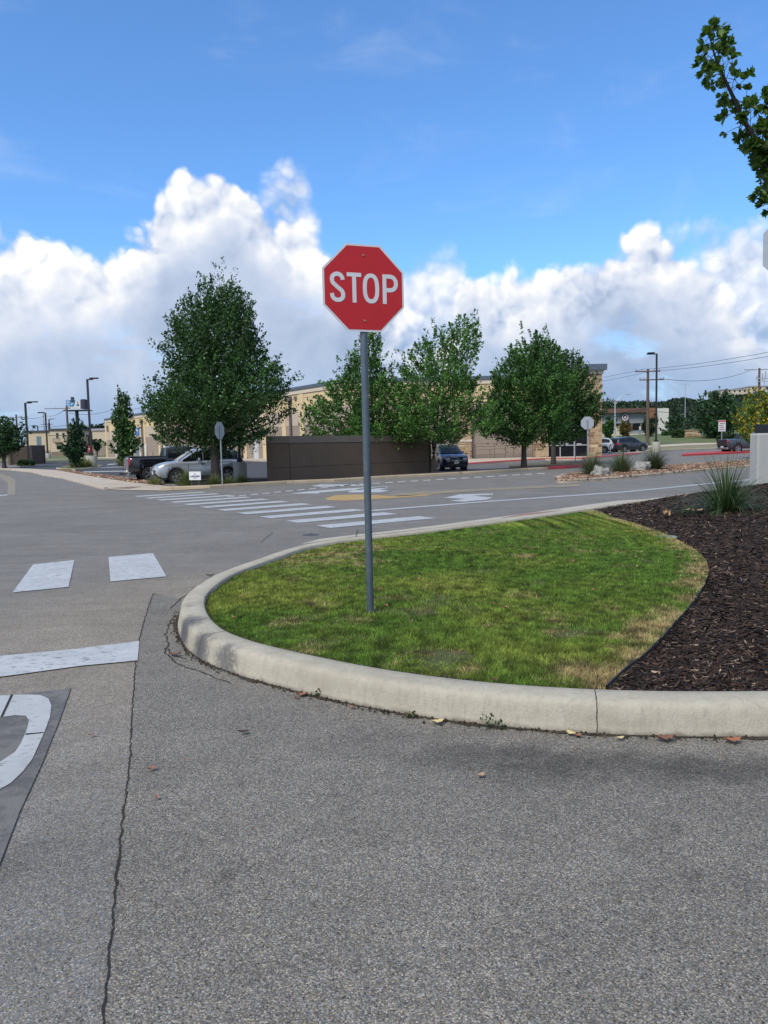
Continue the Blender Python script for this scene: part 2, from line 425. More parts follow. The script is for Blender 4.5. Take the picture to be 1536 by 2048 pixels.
M_lot = asphalt('lot_asphalt', (.075, .08, .095), (.035, .037, .045), .5, scale=60)
M_lot2 = asphalt('lot_asphalt_old', (.16, .16, .17), (.08, .08, .085), .5, scale=60)
M_soil = mat('dry_grass_ground', (.10, .12, .04), .95, .3, .8, c2=(.16, .14, .07), c2s=.5)
M_conc = mat('kerb_concrete', (.38, .35, .285), .85, .12, 2.5, bump=.25, bscale=60, c2=(.33, .31, .27), c2s=1.6, c2a=(.52, .8))
M_conc2 = mat('pavement_concrete', (.42, .36, .29), .9, .12, 1.0, bump=.1, c2=(.34, .29, .23), c2s=.6)
M_beige = mat('beige_kerb', (.42, .34, .23), .9, .14, 1.2, bump=.1, c2=(.28, .22, .15), c2s=1.5, c2a=(.55, .75))
M_red = mat('red_kerb_paint', (.42, .035, .04), .6, .15, 2, c2=(.30, .06, .05), c2s=2)
def paint(name, c, wear=.62, under=(.16, .162, .165), sc_=9):
    m = bpy.data.materials.new(name); m.use_nodes = True; t = m.node_tree; n = NT(t); b = t.nodes['Principled BSDF']
    pos = t.nodes.new('ShaderNodeTexCoord').outputs['Object']
    mp = t.nodes.new('ShaderNodeMapping'); n.set(mp.inputs['Vector'], pos); mp.inputs['Scale'].default_value = (1, 2.2, 1)
    f = n.mapr(n.noise(mp.outputs[0], sc_, 9, .72, .2), wear, wear + .10)
    base = n.vmath('SCALE', n.mix(0.0, c, c), n.mapr(n.noise(pos, 2.5, 6, .7), .3, .7, .84, 1.1, False))
    n.set(b.inputs['Base Color'], n.mix(f, base, under)); b.inputs['Roughness'].default_value = .65
    bp = t.nodes.new('ShaderNodeBump'); bp.inputs['Strength'].default_value = .35; bp.inputs['Distance'].default_value = .006
    n.set(bp.inputs['Height'], n.noise(pos, 90, 3, .7)); t.links.new(bp.outputs[0], b.inputs['Normal'])
    return m
M_white = paint('white_road_paint', (.40, .42, .435), .53); M_white2 = paint('white_thermoplastic', (.38, .395, .40), .555, sc_=14)
M_yellow = paint('yellow_road_paint', (.42, .27, .08), .50, (.22, .20, .16), 3)
M_yellow2 = paint('faded_yellow_paint', (.32, .235, .10), .42, (.19, .175, .145), 2)

drape('ground', [(-4000, -60), (4000, -60), (4000, 6000), (-4000, 6000)], -.05, M_soil)
drape('road', [(-170, -40), (170, -40), (170, 112), (-170, 112)], 0, M_road)

# apron of coarse asphalt in front of the kerb, split from the road by the open joint
crackpx = [(306, 1188), (297, 1215), (288, 1243), (278, 1282), (272, 1323), (268, 1370), (264, 1420), (262, 1470), (259, 1530), (254, 1575), (247, 1620), (240, 1690), (232, 1760), (226, 1830), (219, 1900), (212, 1975), (206, 2048)]
crack = GP(crackpx); d0 = (crack[-1] - crack[-2]).normalized(); crack = crack + [crack[-1] + d0 * 1.0, crack[-1] + d0 * 3]
apron = [(p.x, p.y) for p in crack] + [(3, -4), (14, -4), (14, 4.6), (2, 4.6), (0, 4.7), (-.6, 5.6), (-1.2, 6.6)] + [(p.x, p.y) for p in GP([(385, 1215), (350, 1195)])]
drape('asphalt_apron', apron, .004, M_apron)
mb = MB(); L, Rr = [], []
dense = densify(crack, .02)
for k, p in enumerate(dense):
    wd = .0022 + .006 * max(0, noise.noise(p * 3.1)) ** 1.2 + .006 * abs(noise.noise(p * 40))
    off = .010 * noise.noise(p * 14) + .006 * noise.noise(p * 45)
    L.append((p.x + off - wd, p.y, .0075)); Rr.append((p.x + off + wd, p.y, .0075))
for k in range(len(L) - 1): mb.poly([L[k], Rr[k], Rr[k + 1], L[k + 1]])
M_dark = mat('crack_dirt', (.018, .016, .014), 1, .3, 30)
tag(mb.build('pavement_joint', M_dark), kind='structure')
def hair(name, pts, wd=.004, z=.007):
    mb = MB(); P = densify(GP(pts), .015)
    for k in range(len(P) - 1):
        q = []
        for p in (P[k], P[k + 1]):
            o = Vector((noise.noise(p * 11), noise.noise(p * 13 + Vector((9, 1, 3))), 0)) * .025; w_ = wd * (.5 + abs(noise.noise(p * 20)) * 2)
            q.append((p + o, w_))
        (a, wa), (b, wb) = q; t = (b - a).normalized(); nn = Vector((-t.y, t.x, 0))
        mb.poly([(a.x - nn.x * wa, a.y - nn.y * wa, z), (a.x + nn.x * wa, a.y + nn.y * wa, z), (b.x + nn.x * wb, b.y + nn.y * wb, z), (b.x - nn.x * wb, b.y - nn.y * wb, z)])
    return mb
hb = hair('', [(350, 1232), (338, 1250), (332, 1268), (336, 1290), (330, 1305), (345, 1318), (352, 1327), (400, 1345), (460, 1368)], .006)
for pts in ([(385, 1185), (365, 1195), (340, 1218)], [(545, 1066), (522, 1085)], [(306, 1188), (320, 1191)], [(716, 1060), (711, 1075)], [(336, 1300), (348, 1312), (370, 1318)]):
    h2 = hair('', pts, .006); i = len(hb.v); hb.v += h2.v; hb.f += [tuple(q + i for q in f) for f in h2.f]; hb.c += h2.c
tag(hb.build('pavement_cracks', M_dark), kind='structure')

# ---------------- near island
nearpx = [(1536, 1478), (1360, 1478), (1200, 1475), (1080, 1467), (960, 1455), (850, 1441), (760, 1426), (660, 1404), (560, 1376), (480, 1356), (425, 1341), (390, 1325), (368, 1303), (355, 1275), (351, 1245), (355, 1222)]
farpx = [(372, 1185), (398, 1163), (430, 1147), (470, 1133), (520, 1117), (570, 1098), (640, 1083), (700, 1076), (800, 1066), (880, 1056), (978, 1043), (1076, 1030), (1173, 1016), (1230, 1007.5), (1300, 998), (1400, 984), (1536, 967)]
P = GP(nearpx) + GP(farpx, .16)
P = [Vector((14, P[0].y + .02, 0)), Vector((9, P[0].y + .01, 0))] + P
lastd = (P[-1] - P[-4]).normalized()
P += [P[-1] + lastd * 8, P[-1] + lastd * 16, Vector((34, 22, 0)), Vector((30, 8, 0)), Vector((20, 4.3, 0))]
P = [Vector((p.x, p.y, 0)) for p in P]
def smooth_loop(P, step, it):
    Q = densify(P + [P[0]], step)[:-1]
    for _ in range(it): Q = [(Q[i - 1] + Q[i] * 2 + Q[(i + 1) % len(Q)]) / 4 for i in range(len(Q))]
    return Q
outline = smooth_loop(P, .09, 40)
j1 = min(range(len(outline)), key=lambda i: (outline[i] - Vector((*G(1198, 1475)[:2], 0))).length)
j2 = min(range(len(outline)), key=lambda i: (outline[i] - Vector((*G(383, 1318)[:2], 0))).length)
prof = [(-.02, -.02), (0, .0), (.014, .06), (.026, .118), (.034, .148), (.046, .166), (.066, .178), (.10, .184), (.18, .186), (.240, .184), (.255, .172), (.262, .10)]
area = sum(a.x * b.y - b.x * a.y for a, b in zip(outline, outline[1:] + outline[:1]))
sgn = 1 if area > 0 else -1
# kerb material: cast concrete with streaks, grime at the foot and tyre rubber near the nose
def kerbmat():
    m = bpy.data.materials.new('cast_kerb'); m.use_nodes = True; t = m.node_tree; n = NT(t); b = t.nodes['Principled BSDF']
    pos = t.nodes.new('ShaderNodeTexCoord').outputs['Object']; s = t.nodes.new('ShaderNodeSeparateXYZ'); n.set(s.inputs[0], pos)
    base = n.mix(n.mapr(n.noise(pos, 2.2, 7, .65), .35, .7), (.41, .38, .305), (.32, .29, .225))
    mp = t.nodes.new('ShaderNodeMapping'); n.set(mp.inputs['Vector'], pos); mp.inputs['Scale'].default_value = (1, 1, .08)
    stk = n.mapr(n.noise(mp.outputs[0], 26, 6, .7), .45, .75)
    base = n.mix(n.math('MULTIPLY', stk, .7), base, (.27, .245, .20))
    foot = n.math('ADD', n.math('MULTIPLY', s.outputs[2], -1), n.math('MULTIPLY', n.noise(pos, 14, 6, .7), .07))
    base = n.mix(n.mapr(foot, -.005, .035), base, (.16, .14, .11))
    pit = n.mapr(n.noise(pos, 130, 3, .7), .64, .72)
    base = n.mix(n.math('MULTIPLY', pit, .5), base, (.2, .19, .17))
    for (px_, py_, rad, am) in ((366, 1262, .30, 1.0), (385, 1295, .24, .95), (438, 1318, .22, .85), (700, 1345, .16, .22), (1180, 1400, .15, .3), (380, 1230, .12, .5)):
        c0 = G(px_, py_, .1); dd = n.vmath('DISTANCE', pos, tuple(c0), out=1)
        wp = n.math('ADD', dd, n.math('MULTIPLY', n.math('SUBTRACT', n.noise(pos, 12, 6, .7, 1.5), .5), .34))
        base = n.mix(n.math('MULTIPLY', n.mapr(wp, rad * .3, rad, 1, 0), am), base, (.085, .085, .088))
    n.set(b.inputs['Base Color'], base); b.inputs['Roughness'].default_value = .85
    bp = t.nodes.new('ShaderNodeBump'); bp.inputs['Strength'].default_value = .6; bp.inputs['Distance'].default_value = .010
    n.set(bp.inputs['Height'], n.math('ADD', n.noise(pos, 60, 6, .75), n.math('MULTIPLY', n.noise(pos, 9, 4, .6), 1.6))); t.links.new(bp.outputs[0], b.inputs['Normal'])
    return m
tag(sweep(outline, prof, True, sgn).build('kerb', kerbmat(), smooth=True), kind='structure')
mb = MB()
for j in (j1, j2, (j1 + 46) % len(outline)):
    p = outline[j]; t = (outline[(j + 1) % len(outline)] - outline[j - 1]).normalized(); nn = Vector((-t.y, t.x, 0)) * sgn
    pr2 = densify([Vector((u, 0, z)) for u, z in prof[1:-1]], .012)
    q = []
    for k, a in enumerate(pr2):
        w_ = .0035 + .0025 * noise.noise(Vector((k * .6, j, 0))); off = .003 * noise.noise(Vector((k * .35, j, 9))); c0 = p + nn * (a.x - .0015 if a.x < .06 else a.x) + Vector((0, 0, a.z + (.0015 if a.x > .03 else 0)))
        q.append((c0 + t * (off - w_), c0 + t * (off + w_)))
    for a, b in zip(q, q[1:]): mb.poly([a[0], a[1], b[1], b[0]])
tag(mb.build('kerb_joint', mat('joint_grime', (.085, .075, .062), 1, .4, 40)), kind='structure')
def inner(off):  # offset inwards
    n_ = len(outline); o = []
    for k in range(n_):
        t = (outline[(k + 1) % n_] - outline[(k - 1) % n_]).normalized(); o.append(outline[k] + Vector((-t.y, t.x, 0)) * sgn * off)
    return o
inn = inner(.245)
def bumpz(x, y): return .03 * noise.noise(Vector((x * .7, y * .7, 0))) + .012 * noise.noise(Vector((x * 3, y * 3, 5)))
edgepx = [(1213, 1374), (1255, 1335), (1300, 1298), (1345, 1250), (1385, 1205), (1408, 1170), (1416, 1145), (1412, 1125), (1398, 1107), (1375, 1092), (1340, 1074), (1300, 1058), (1262, 1046), (1225, 1035), (1202, 1026), (1192, 1020), (1190, 1014.5)]
edge = catmull(GP(edgepx, .165), 8); edge = [Vector((p.x, p.y, 0)) for p in edge]
# split the inner outline at the two ends of the edging
ia = min(range(len(inn)), key=lambda i: (inn[i] - edge[0]).length); ib = min(range(len(inn)), key=lambda i: (inn[i] - edge[-1]).length)
seq = lambda a, b: [inn[i % len(inn)] for i in range(a, b + 1 if b >= a else b + len(inn) + 1)]
ga, gb = seq(ia, ib), seq(ib, ia)
wid = lambda s: sum(1 for p in s if p.x > 8)
grass_side, mulch_side = (ga, gb) if wid(ga) < wid(gb) else (gb, ga)
gpoly = grass_side + (edge[::-1] if (grass_side[-1] - edge[-1]).length < (grass_side[-1] - edge[0]).length else edge)
mpoly = mulch_side + (edge if (mulch_side[-1] - edge[0]).length < (mulch_side[-1] - edge[-1]).length else edge[::-1])
M_turf = mat('turf_soil', (.060, .070, .020), .95, .4, 9, bump=.6, bscale=60, c2=(.10, .065, .035), c2s=5, c2a=(.52, .62))
def edist(x, y, poly):   # cheap distance to outline points
    return min((p.x - x) ** 2 + (p.y - y) ** 2 for p in poly) ** .5
gz = lambda x, y: .125 + .045 * min(1, edist(x, y, inn) / .8) + bumpz(x, y) * min(1, edist(x, y, inn) / .8)
mz = lambda x, y: .13 + .16 * min(1, edist(x, y, inn) / (3.0 if y < 11 else .6 + 2.4 * max(0, (14 - y) / 3))) * min(1, edist(x, y, edge) / 2.5) + .5 * bumpz(x, y)
drape('lawn', [(p.x, p.y) for p in gpoly], -.012, M_turf, grid=.22, zfun=gz)
M_mulchbase = mat('mulch_bed', (.020, .013, .011), .95, .4, 20, bump=.8, bscale=50)
drape('mulch_bed', [(p.x, p.y) for p in mpoly], 0, M_mulchbase, grid=.6, zfun=mz)
# plastic edging
mb = MB(); ed2 = densify(edge, .08)
pe = [(-.006, .10), (-.003, .174), (.003, .176), (.006, .10)]
for k, p in enumerate(ed2):
    t = (ed2[min(k + 1, len(ed2) - 1)] - ed2[max(0, k - 1)]).normalized(); nn = Vector((-t.y, t.x, 0))
    for u, z in pe: mb.v.append(tuple(p + nn * u + Vector((0, 0, z + bumpz(p.x, p.y) * .5))))
for k in range(len(ed2) - 1):
    for j in range(3): a = k * 4 + j; mb.f.append((a, a + 4, a + 5, a + 1)); mb.c.append(0)
tag(mb.build('lawn_edging', mat('black_plastic', (.02, .024, .026), .5)), 'black plastic lawn edging strip curving between the grass and the mulch', 'edging')

# grass blades (stuff)
def gridz(fun, poly, step=.25):
    xs = [p.x for p in poly]; ys = [p.y for p in poly]; x0, y0 = min(xs), min(ys); nx = int((max(xs) - x0) / step) + 3; ny = int((max(ys) - y0) / step) + 3
    g = np.array([[fun(x0 + i * step, y0 + j * step) for j in range(ny)] for i in range(nx)])
    def f(X, Y):
        a = (X - x0) / step; b = (Y - y0) / step; i = np.clip(a.astype(int), 0, nx - 2); j = np.clip(b.astype(int), 0, ny - 2); u = a - i; v = b - j
        return g[i, j] * (1 - u) * (1 - v) + g[i + 1, j] * u * (1 - v) + g[i, j + 1] * (1 - u) * v + g[i + 1, j + 1] * u * v
    return f
def gnoise(step, sc_, seed, X, Y, x0=-10, y0=0, w=50, h=50):
    n_ = int(w / step) + 2; m_ = int(h / step) + 2
    key = (step, sc_, seed)
    if key not in _gn: _gn[key] = np.array([[noise.fractal(Vector(((x0 + i * step) * sc_, (y0 + j * step) * sc_, seed)), .8, 2.0, 4) for j in range(m_)] for i in range(n_)])
    g = _gn[key]; a = (X - x0) / step; b = (Y - y0) / step; i = np.clip(a.astype(int), 0, n_ - 2); j = np.clip(b.astype(int), 0, m_ - 2); u = np.clip(a - i, 0, 1); v = np.clip(b - j, 0, 1)
    return g[i, j] * (1 - u) * (1 - v) + g[i + 1, j] * u * (1 - v) + g[i, j + 1] * (1 - u) * v + g[i + 1, j + 1] * u * v
_gn = {}
def scatter(poly, n_, dens_pow=1.6, dmin=4.2):
    xs = [p.x for p in poly]; ys = [p.y for p in poly]; out = []
    x0, x1, y0, y1 = min(xs), min(max(xs), 15), min(ys), min(max(ys), 26)
    X = []; Y = []
    while sum(map(len, X)) < n_:
        x = rng.uniform(x0, x1, n_ * 3); y = rng.uniform(y0, y1, n_ * 3)
        d = np.hypot(x, y); k = (rng.uniform(0, 1, len(x)) < (dmin / d) ** dens_pow) & (np.abs(x) < .62 * y + 1.5)
        x, y = x[k], y[k]; k = inside_np(x, y, poly); X.append(x[k]); Y.append(y[k])
    return np.concatenate(X)[:n_], np.concatenate(Y)[:n_]
gzf = gridz(gz, gpoly)
NB = 430000
X, Y = scatter(gpoly, NB, 1.7)
bare = gnoise(.08, 1.5, 3.3, X, Y, -3, 4, 10, 20); straw = gnoise(.06, 2.4, 8.1, X, Y, -3, 4, 10, 20) * .7 + gnoise(.08, .9, 1.1, X, Y, -3, 4, 10, 20) * .5; yel = gnoise(.1, .5, 5.5, X, Y, -3, 4, 10, 20)
ep = np.array([(p.x, p.y) for p in edge]); de = np.full(len(X), 9.0)
for q in ep[::2]: de = np.minimum(de, np.hypot(X - q[0], Y - q[1]))
spots = [(660, 1112, 1.3, .5), (945, 1161, .22, .06), (1030, 1115, .35, .10), (790, 1103, .5, .12), (620, 1130, .9, .2), (545, 1265, .3, .12), (905, 1340, .25, .08), (690, 1243, .3, .1), (1120, 1272, .22, .07), (990, 1253, .2, .07), (590, 1240, .4, .15), (840, 1310, .35, .12), (650, 1100, 1.0, .3), (1130, 1330, .2, .1)]
sv = np.zeros(len(X))
for (px_, py_, rx, ry) in spots:
    c0 = G(px_, py_, .16); sv = np.maximum(sv, 1 - ((X - c0.x) ** 2 / rx ** 2 + (Y - c0.y) ** 2 / (ry * 3) ** 2))
dist = np.hypot(X, Y)
keep = rng.uniform(0, 1, len(X)) > np.clip((bare - .42) * 3, 0, .8) + .25 * np.clip(sv * 1.5, 0, 1) * (rng.uniform(0, 1, len(X)) < .6)
X, Y, straw, yel, de, dist, sv = [a[keep] for a in (X, Y, straw, yel, de, dist, sv)]
Z = gzf(X, Y) - .004; nB = len(X)
hgt = rng.uniform(.012, .036, nB) * (1 - .35 * np.clip(sv, 0, 1)); an = rng.uniform(0, 2 * np.pi, nB); lean = rng.uniform(.1, .9, nB) * hgt; la = rng.uniform(0, 2 * np.pi, nB)
clump = gnoise(.03, 9.0, 2.2, X, Y, -3, 4, 10, 9); wd = .0026 * np.maximum(1, (dist / 5)) * rng.uniform(.7, 1.3, nB)
V = np.zeros((nB, 3, 3)); dx, dy = np.cos(an) * wd, np.sin(an) * wd
V[:, 0] = np.stack([X - dx, Y - dy, Z], 1); V[:, 1] = np.stack([X + dx, Y + dy, Z], 1); V[:, 2] = np.stack([X + np.cos(la) * lean, Y + np.sin(la) * lean, Z + hgt], 1)
g1, g2, g3 = np.array((.098, .180, .028)), np.array((.225, .262, .052)), np.array((.42, .32, .17))
ky = np.clip(.42 + yel * 1.1 + rng.normal(0, .22, nB), 0, 1)[:, None]; C = g1 * (1 - ky) + g2 * ky
ps = np.clip(.05 + (straw - .34) * 1.2 + 1.1 * np.clip((.42 - de) / .36, 0, 1) + .6 * np.clip(sv * 1.2, 0, 1), 0, .95)
iss = (rng.uniform(0, 1, nB) < ps)[:, None]; C = np.where(iss, g3 * rng.uniform(.6, 1.1, nB)[:, None], C) * (rng.uniform(.5, 1.4, nB) * np.clip(1 + clump * .9, .45, 1.6))[:, None]
gm = leafmat('grass_blades', trans=.25, rough=.6)
tag(fast('grass', V.reshape(-1, 3), np.arange(nB * 3).reshape(-1, 3), gm, C), 'short patchy green grass with straw spots on the kerbed island', 'grass', kind='stuff')

# mulch chips (stuff)
mzf = gridz(mz, [p for p in mpoly if p.x < 18 and p.y < 30] + [mpoly[0]], .3)
X, Y = scatter(mpoly, 85000, 1.5); n_ = len(X); dist = np.hypot(X, Y)
ln = rng.uniform(.008, .036, n_) * (dist / 5) ** .35; wd = ln * rng.uniform(.12, .32, n_); a = rng.uniform(0, 2 * np.pi, n_); a = np.where(rng.uniform(0, 1, n_) < .4, rng.normal(0, .5, n_), a); tl = rng.normal(0, .3, n_); ro = rng.normal(0, .5, n_)
Z = mzf(X, Y) + rng.uniform(.0, .022, n_)
ax = np.stack([np.cos(a) * np.cos(tl), np.sin(a) * np.cos(tl), np.sin(tl)], 1); bx = np.stack([-np.sin(a) * np.cos(ro), np.cos(a) * np.cos(ro), np.sin(ro)], 1); c0 = np.stack([X, Y, Z], 1)
nx = np.cross(ax, bx); th = (wd * .3)[:, None]
A = ax * ln[:, None]; B = bx * wd[:, None]
V = np.stack([c0 - A - B * .6, c0 + A * .9 - B, c0 + A + B * .5, c0 - A * .85 + B, c0 + nx * th], 1)
Fi = np.array([[0, 1, 4], [1, 2, 4], [2, 3, 4], [3, 0, 4]]); Fc = (np.arange(n_)[:, None, None] * 5 + Fi[None]).reshape(-1, 3)
pal = np.array([(.016, .010, .007), (.034, .019, .012), (.062, .036, .024), (.12, .085, .062), (.28, .21, .15)]); C = pal[rng.choice(5, n_, p=[.38, .34, .18, .08, .02])] * rng.uniform(.7, 1.3, n_)[:, None]
tag(fast('mulch', V.reshape(-1, 3), Fc, leafmat('bark_chips', trans=0, rough=.8), np.repeat(C, 4, axis=0)), 'dark brown shredded bark mulch filling the bed right of the lawn', 'mulch', kind='stuff')

# crumbs of dirt along the kerb foot and dirt line inside it (stuff)
K = [p for p in outline if p.y < 9 and p.x < 8]
cr = []
for k in range(20000):
    i = random.randrange(len(outline)); p = outline[i]
    if p.y > 8 or p.x > 6: continue
    q = outline[(i + 1) % len(outline)]; t = random.random(); c0 = p.lerp(q, t); tt = (q - p).normalized(); nn = Vector((-tt.y, tt.x, 0)) * sgn
    dens_ = .5 + noise.noise(c0 * 1.7)
    if random.random() > dens_ + .25: continue
    off = -abs(random.gauss(0, .03)) + .004
    if random.random() < .18: off = .262 + abs(random.gauss(0, .012))
    c0 = c0 + nn * off; z = .006 if off < .1 else .172
    cr.append((c0.x, c0.y, z + random.random() * .006))
cr = np.array(cr); n_ = len(cr); s_ = rng.uniform(.003, .013, n_)
an = rng.uniform(0, 6.28, n_); V = np.stack([cr + np.stack([np.cos(an + q) * s_, np.sin(an + q) * s_, np.zeros(n_)], 1) for q in (0, 2.1, 4.2)] + [cr + np.stack([0 * s_, 0 * s_, s_], 1)], 1)
Fi = np.array([[0, 1, 3], [1, 2, 3], [2, 0, 3]]); Fc = (np.arange(n_)[:, None, None] * 4 + Fi[None]).reshape(-1, 3)
C = np.array([(.02, .016, .012), (.045, .03, .02), (.10, .07, .04)])[rng.choice(3, n_, p=[.65, .28, .07])]
tag(fast('kerb_debris', V.reshape(-1, 3), Fc, leafmat('dirt_crumbs', trans=0, rough=.9), np.repeat(C, 3, axis=0)), 'dark crumbs of soil and leaf litter along the foot of the kerb', 'debris', kind='stuff')
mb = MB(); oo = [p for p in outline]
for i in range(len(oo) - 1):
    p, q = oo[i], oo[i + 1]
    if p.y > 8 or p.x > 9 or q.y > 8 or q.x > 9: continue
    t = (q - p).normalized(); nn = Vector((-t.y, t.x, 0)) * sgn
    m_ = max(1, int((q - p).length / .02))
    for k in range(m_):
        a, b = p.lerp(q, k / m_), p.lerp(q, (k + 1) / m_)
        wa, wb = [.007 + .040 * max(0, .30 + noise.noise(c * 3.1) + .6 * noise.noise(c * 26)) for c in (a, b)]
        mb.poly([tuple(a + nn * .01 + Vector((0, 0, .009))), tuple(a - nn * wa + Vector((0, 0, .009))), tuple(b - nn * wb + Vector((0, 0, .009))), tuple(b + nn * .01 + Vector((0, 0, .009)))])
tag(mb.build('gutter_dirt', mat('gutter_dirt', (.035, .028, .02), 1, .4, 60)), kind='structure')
# concrete apron strip beyond the island
drape('gutter', [(p.x, p.y) for p in GP([(600, 1089), (700, 1075), (800, 1064), (880, 1055), (978, 1042), (1076, 1030), (1173, 1017), (1240, 1008), (1296, 998.5), (1240, 1001), (1173, 1010), (1076, 1023.5), (978, 1037), (880, 1050), (800, 1060), (700, 1071), (640, 1078)])], .004, M_conc)
drape('tactile_pad', [(p.x, p.y) for p in GP([(1000, 1037), (1085, 1027), (1125, 1021), (1050, 1027)])], .009, mat('tactile_red', (.26, .16, .13), .9, .15, 4))

# ---------------- markings
Zm = .008
def mark(px, material, z=Zm, name='road_marking'): return drape(name, [(p.x, p.y) for p in GP(px)], z, material)
for q in ([(25, 1186), (66, 1130), (149, 1121), (137, 1175)], [(221, 1164), (217, 1115), (306, 1107), (333, 1154)]): mark(q, M_white)
mark([(-260, 1340), (0, 1314), (140, 1301), (279, 1284), (275, 1323), (160, 1334), (0, 1356), (-260, 1392)], M_white, .0095)
def uv_quad(a, b, c, d, n_, frac):
    """stripes parallel to a-b and c-d (world points)"""
    for i in range(n_):
        t0 = (i) / (n_ - 1 + frac); t1 = (i + frac) / (n_ - 1 + frac)
        yield [a.lerp(d, t0), b.lerp(c, t0), b.lerp(c, t1), a.lerp(d, t1)]
cw = GP([(660, 1056.7), (871, 1037), (403, 984), (268, 992.5)])
for s_ in uv_quad(cw[0], cw[1], cw[2], cw[3], 11, .44): drape('crosswalk_stripe', [(p.x, p.y) for p in s_], Zm, M_white)
# lane lines, arrows and the yellow nose
mark([(743, 1023), (980, 1004), (1250, 985), (1536, 957), (1536, 955), (1250, 983.2), (980, 1002), (743, 1020.5)], M_white)
def dashes(a, b, n_, fr=.6, wpx=1.6):
    for i in range(n_):
        t = i / n_; u = t + fr / n_; x0, y0 = a[0] + (b[0] - a[0]) * t, a[1] + (b[1] - a[1]) * t; x1, y1 = a[0] + (b[0] - a[0]) * u, a[1] + (b[1] - a[1]) * u
        mark([(x0, y0), (x1, y1), (x1, y1 - wpx), (x0, y0 - wpx)], M_white)
dashes((455, 995), (735, 968), 12); dashes((745, 968), (1100, 947), 14)
mark([(650, 997), (670, 991), (720, 989), (790, 992), (870, 989), (850, 992), (795, 996), (690, 1002), (655, 1001)], M_yellow)
mark([(760, 991), (830, 984), (1000, 976), (1160, 968), (1160, 973), (1000, 980), (800, 993)], M_yellow2)
mark([(0, 948), (20, 953), (31, 960), (31, 990), (15, 990), (16, 966), (0, 956)], M_yellow2); mark([(-60, 994), (0, 990.5), (15, 989), (15, 991), (0, 992.5), (-60, 997)], M_white)
mark([(887, 996.5), (920, 989), (985, 987.5), (986, 990), (945, 992), (985, 995.5), (975, 999.5), (930, 1004), (898, 1002.5), (930, 998)], M_white)
mark([(579, 988), (617, 983), (700, 976.5), (775, 973), (776, 975), (702, 981), (640, 985.5), (638, 987.5)], M_white)
mark([(623, 972.5), (640, 969), (675, 969), (735, 969), (735, 971.5), (670, 973.5), (640, 974)], M_white)
mark([(695, 983), (720, 978), (772, 974), (775, 976.5), (760, 979.5), (780, 981), (760, 985), (700, 985.5)], M_white)
# the pavement letter with its dark surround
mark([(-330, 1440), (-100, 1412), (45, 1390), (142, 1378), (118, 1445), (84, 1530), (40, 1625), (0, 1730), (-60, 1830), (-330, 1800)], mat('black_surround', (.100, .099, .099), .85, .3, 40, bump=.5, bscale=90, c2=(.15, .147, .14), c2s=5, c2a=(.40, .62)), .0075)
outer = [(-70, 1404), (0, 1394), (50, 1392), (80, 1393), (97, 1400), (103, 1414), (100, 1438), (91, 1463), (78, 1493), (65, 1522), (45, 1548), (22, 1570), (0, 1583), (-60, 1600), (-110, 1605)]
innr = [(-100, 1540), (-50, 1542), (0, 1528), (30, 1508), (42, 1490), (55, 1460), (58, 1444), (52, 1435), (30, 1434), (0, 1438), (-70, 1447)]
mark(outer + innr, M_white2, .0115); mark([(-135, 1411), (-70, 1404), (-100, 1540), (-110, 1605), (-190, 1830), (-260, 1840)], M_white2, .0115)
mark([(51, 1472), (87, 1468.6), (87, 1470), (51, 1474)], M_dark, .0145); mark([(1, 1438), (22, 1393), (27, 1392), (6, 1437)], M_dark, .0145)
# manhole like valve cap on the road and the round lid in the mulch
def lid(name, pos, r, m_, lab, h=.02):
    mb = MB(); mb.lathe([(0, h), (r * .55, h), (r * .58, h - .004), (r * .62, h), (r * .93, h), (r, h - .006), (r, -.04)], 28)
    for a in (0, math.pi): mb.box(-.015, .015, r * .70, r * .8, h, h + .006, M=Matrix.Rotation(a, 4, 'Z'))
    return tag(mb.build(name, m_, loc=pos, smooth=False), lab, 'lid')
lid('valve_cap', G(621, 1070), .16, mat('iron_lid', (.05, .055, .07), .6, .2, 20), 'small dark iron valve lid set in the road beyond the lawn', .01)
p = G(1332, 1067, .22); p.z = mz(p.x, p.y); lid('irrigation_lid', p, .165, mat('green_lid', (.13, .20, .14), .6, .25, 14, c2=(.25, .27, .2), c2s=8), 'round pale green irrigation box lid in the mulch', .045)

# ---------------- far kerbs, pavements, beds
def kerbline(px, material, name='kerb', hgt=.15, wid=.17, side=1, dz=0):
    P = densify(GP(px), 3.0); o = sweep(P, [(0, -.03), (.01, .10 + dz), (.035, hgt), (wid, hgt), (wid + .01, -.03)], False, side).build(name, material); return tag(o, kind='structure')
leftk = [(-160, 930), (-60, 935), (0, 939), (62, 945), (125, 957.7), (167, 969), (208, 979.6)]
kerbline(leftk, M_conc2, side=1, hgt=.12)
drape('pavement', [(p.x, p.y) for p in GP([(-160, 929), (-60, 933.6), (0, 937.6), (62, 943.6), (125, 956), (167, 967.5), (208, 978.5), (250, 981), (328, 982), (420, 977.5), (331, 973), (320, 971), (270, 966), (208, 956.7), (167, 950), (117, 941), (62, 938), (0, 934.8), (-60, 932), (-160, 927)])], .02, M_conc2)
drape('tactile_pad', [(p.x, p.y) for p in GP([(219, 977.5), (258, 978.5), (286, 974), (258, 974.5)])], .027, mat('tactile_brown', (.20, .13, .10), .9, .15, 4))
kerbline([(322, 981), (420, 977.3), (500, 972), (575, 967.5), (668, 964), (799, 956), (960, 947), (1040, 942), (1097, 938.5)], M_beige, side=1, wid=.3)
kerbline([(1097.6, 938.5), (1130, 937.3), (1168, 934.5), (1195, 929)], M_red, side=1, wid=.75, hgt=.19)
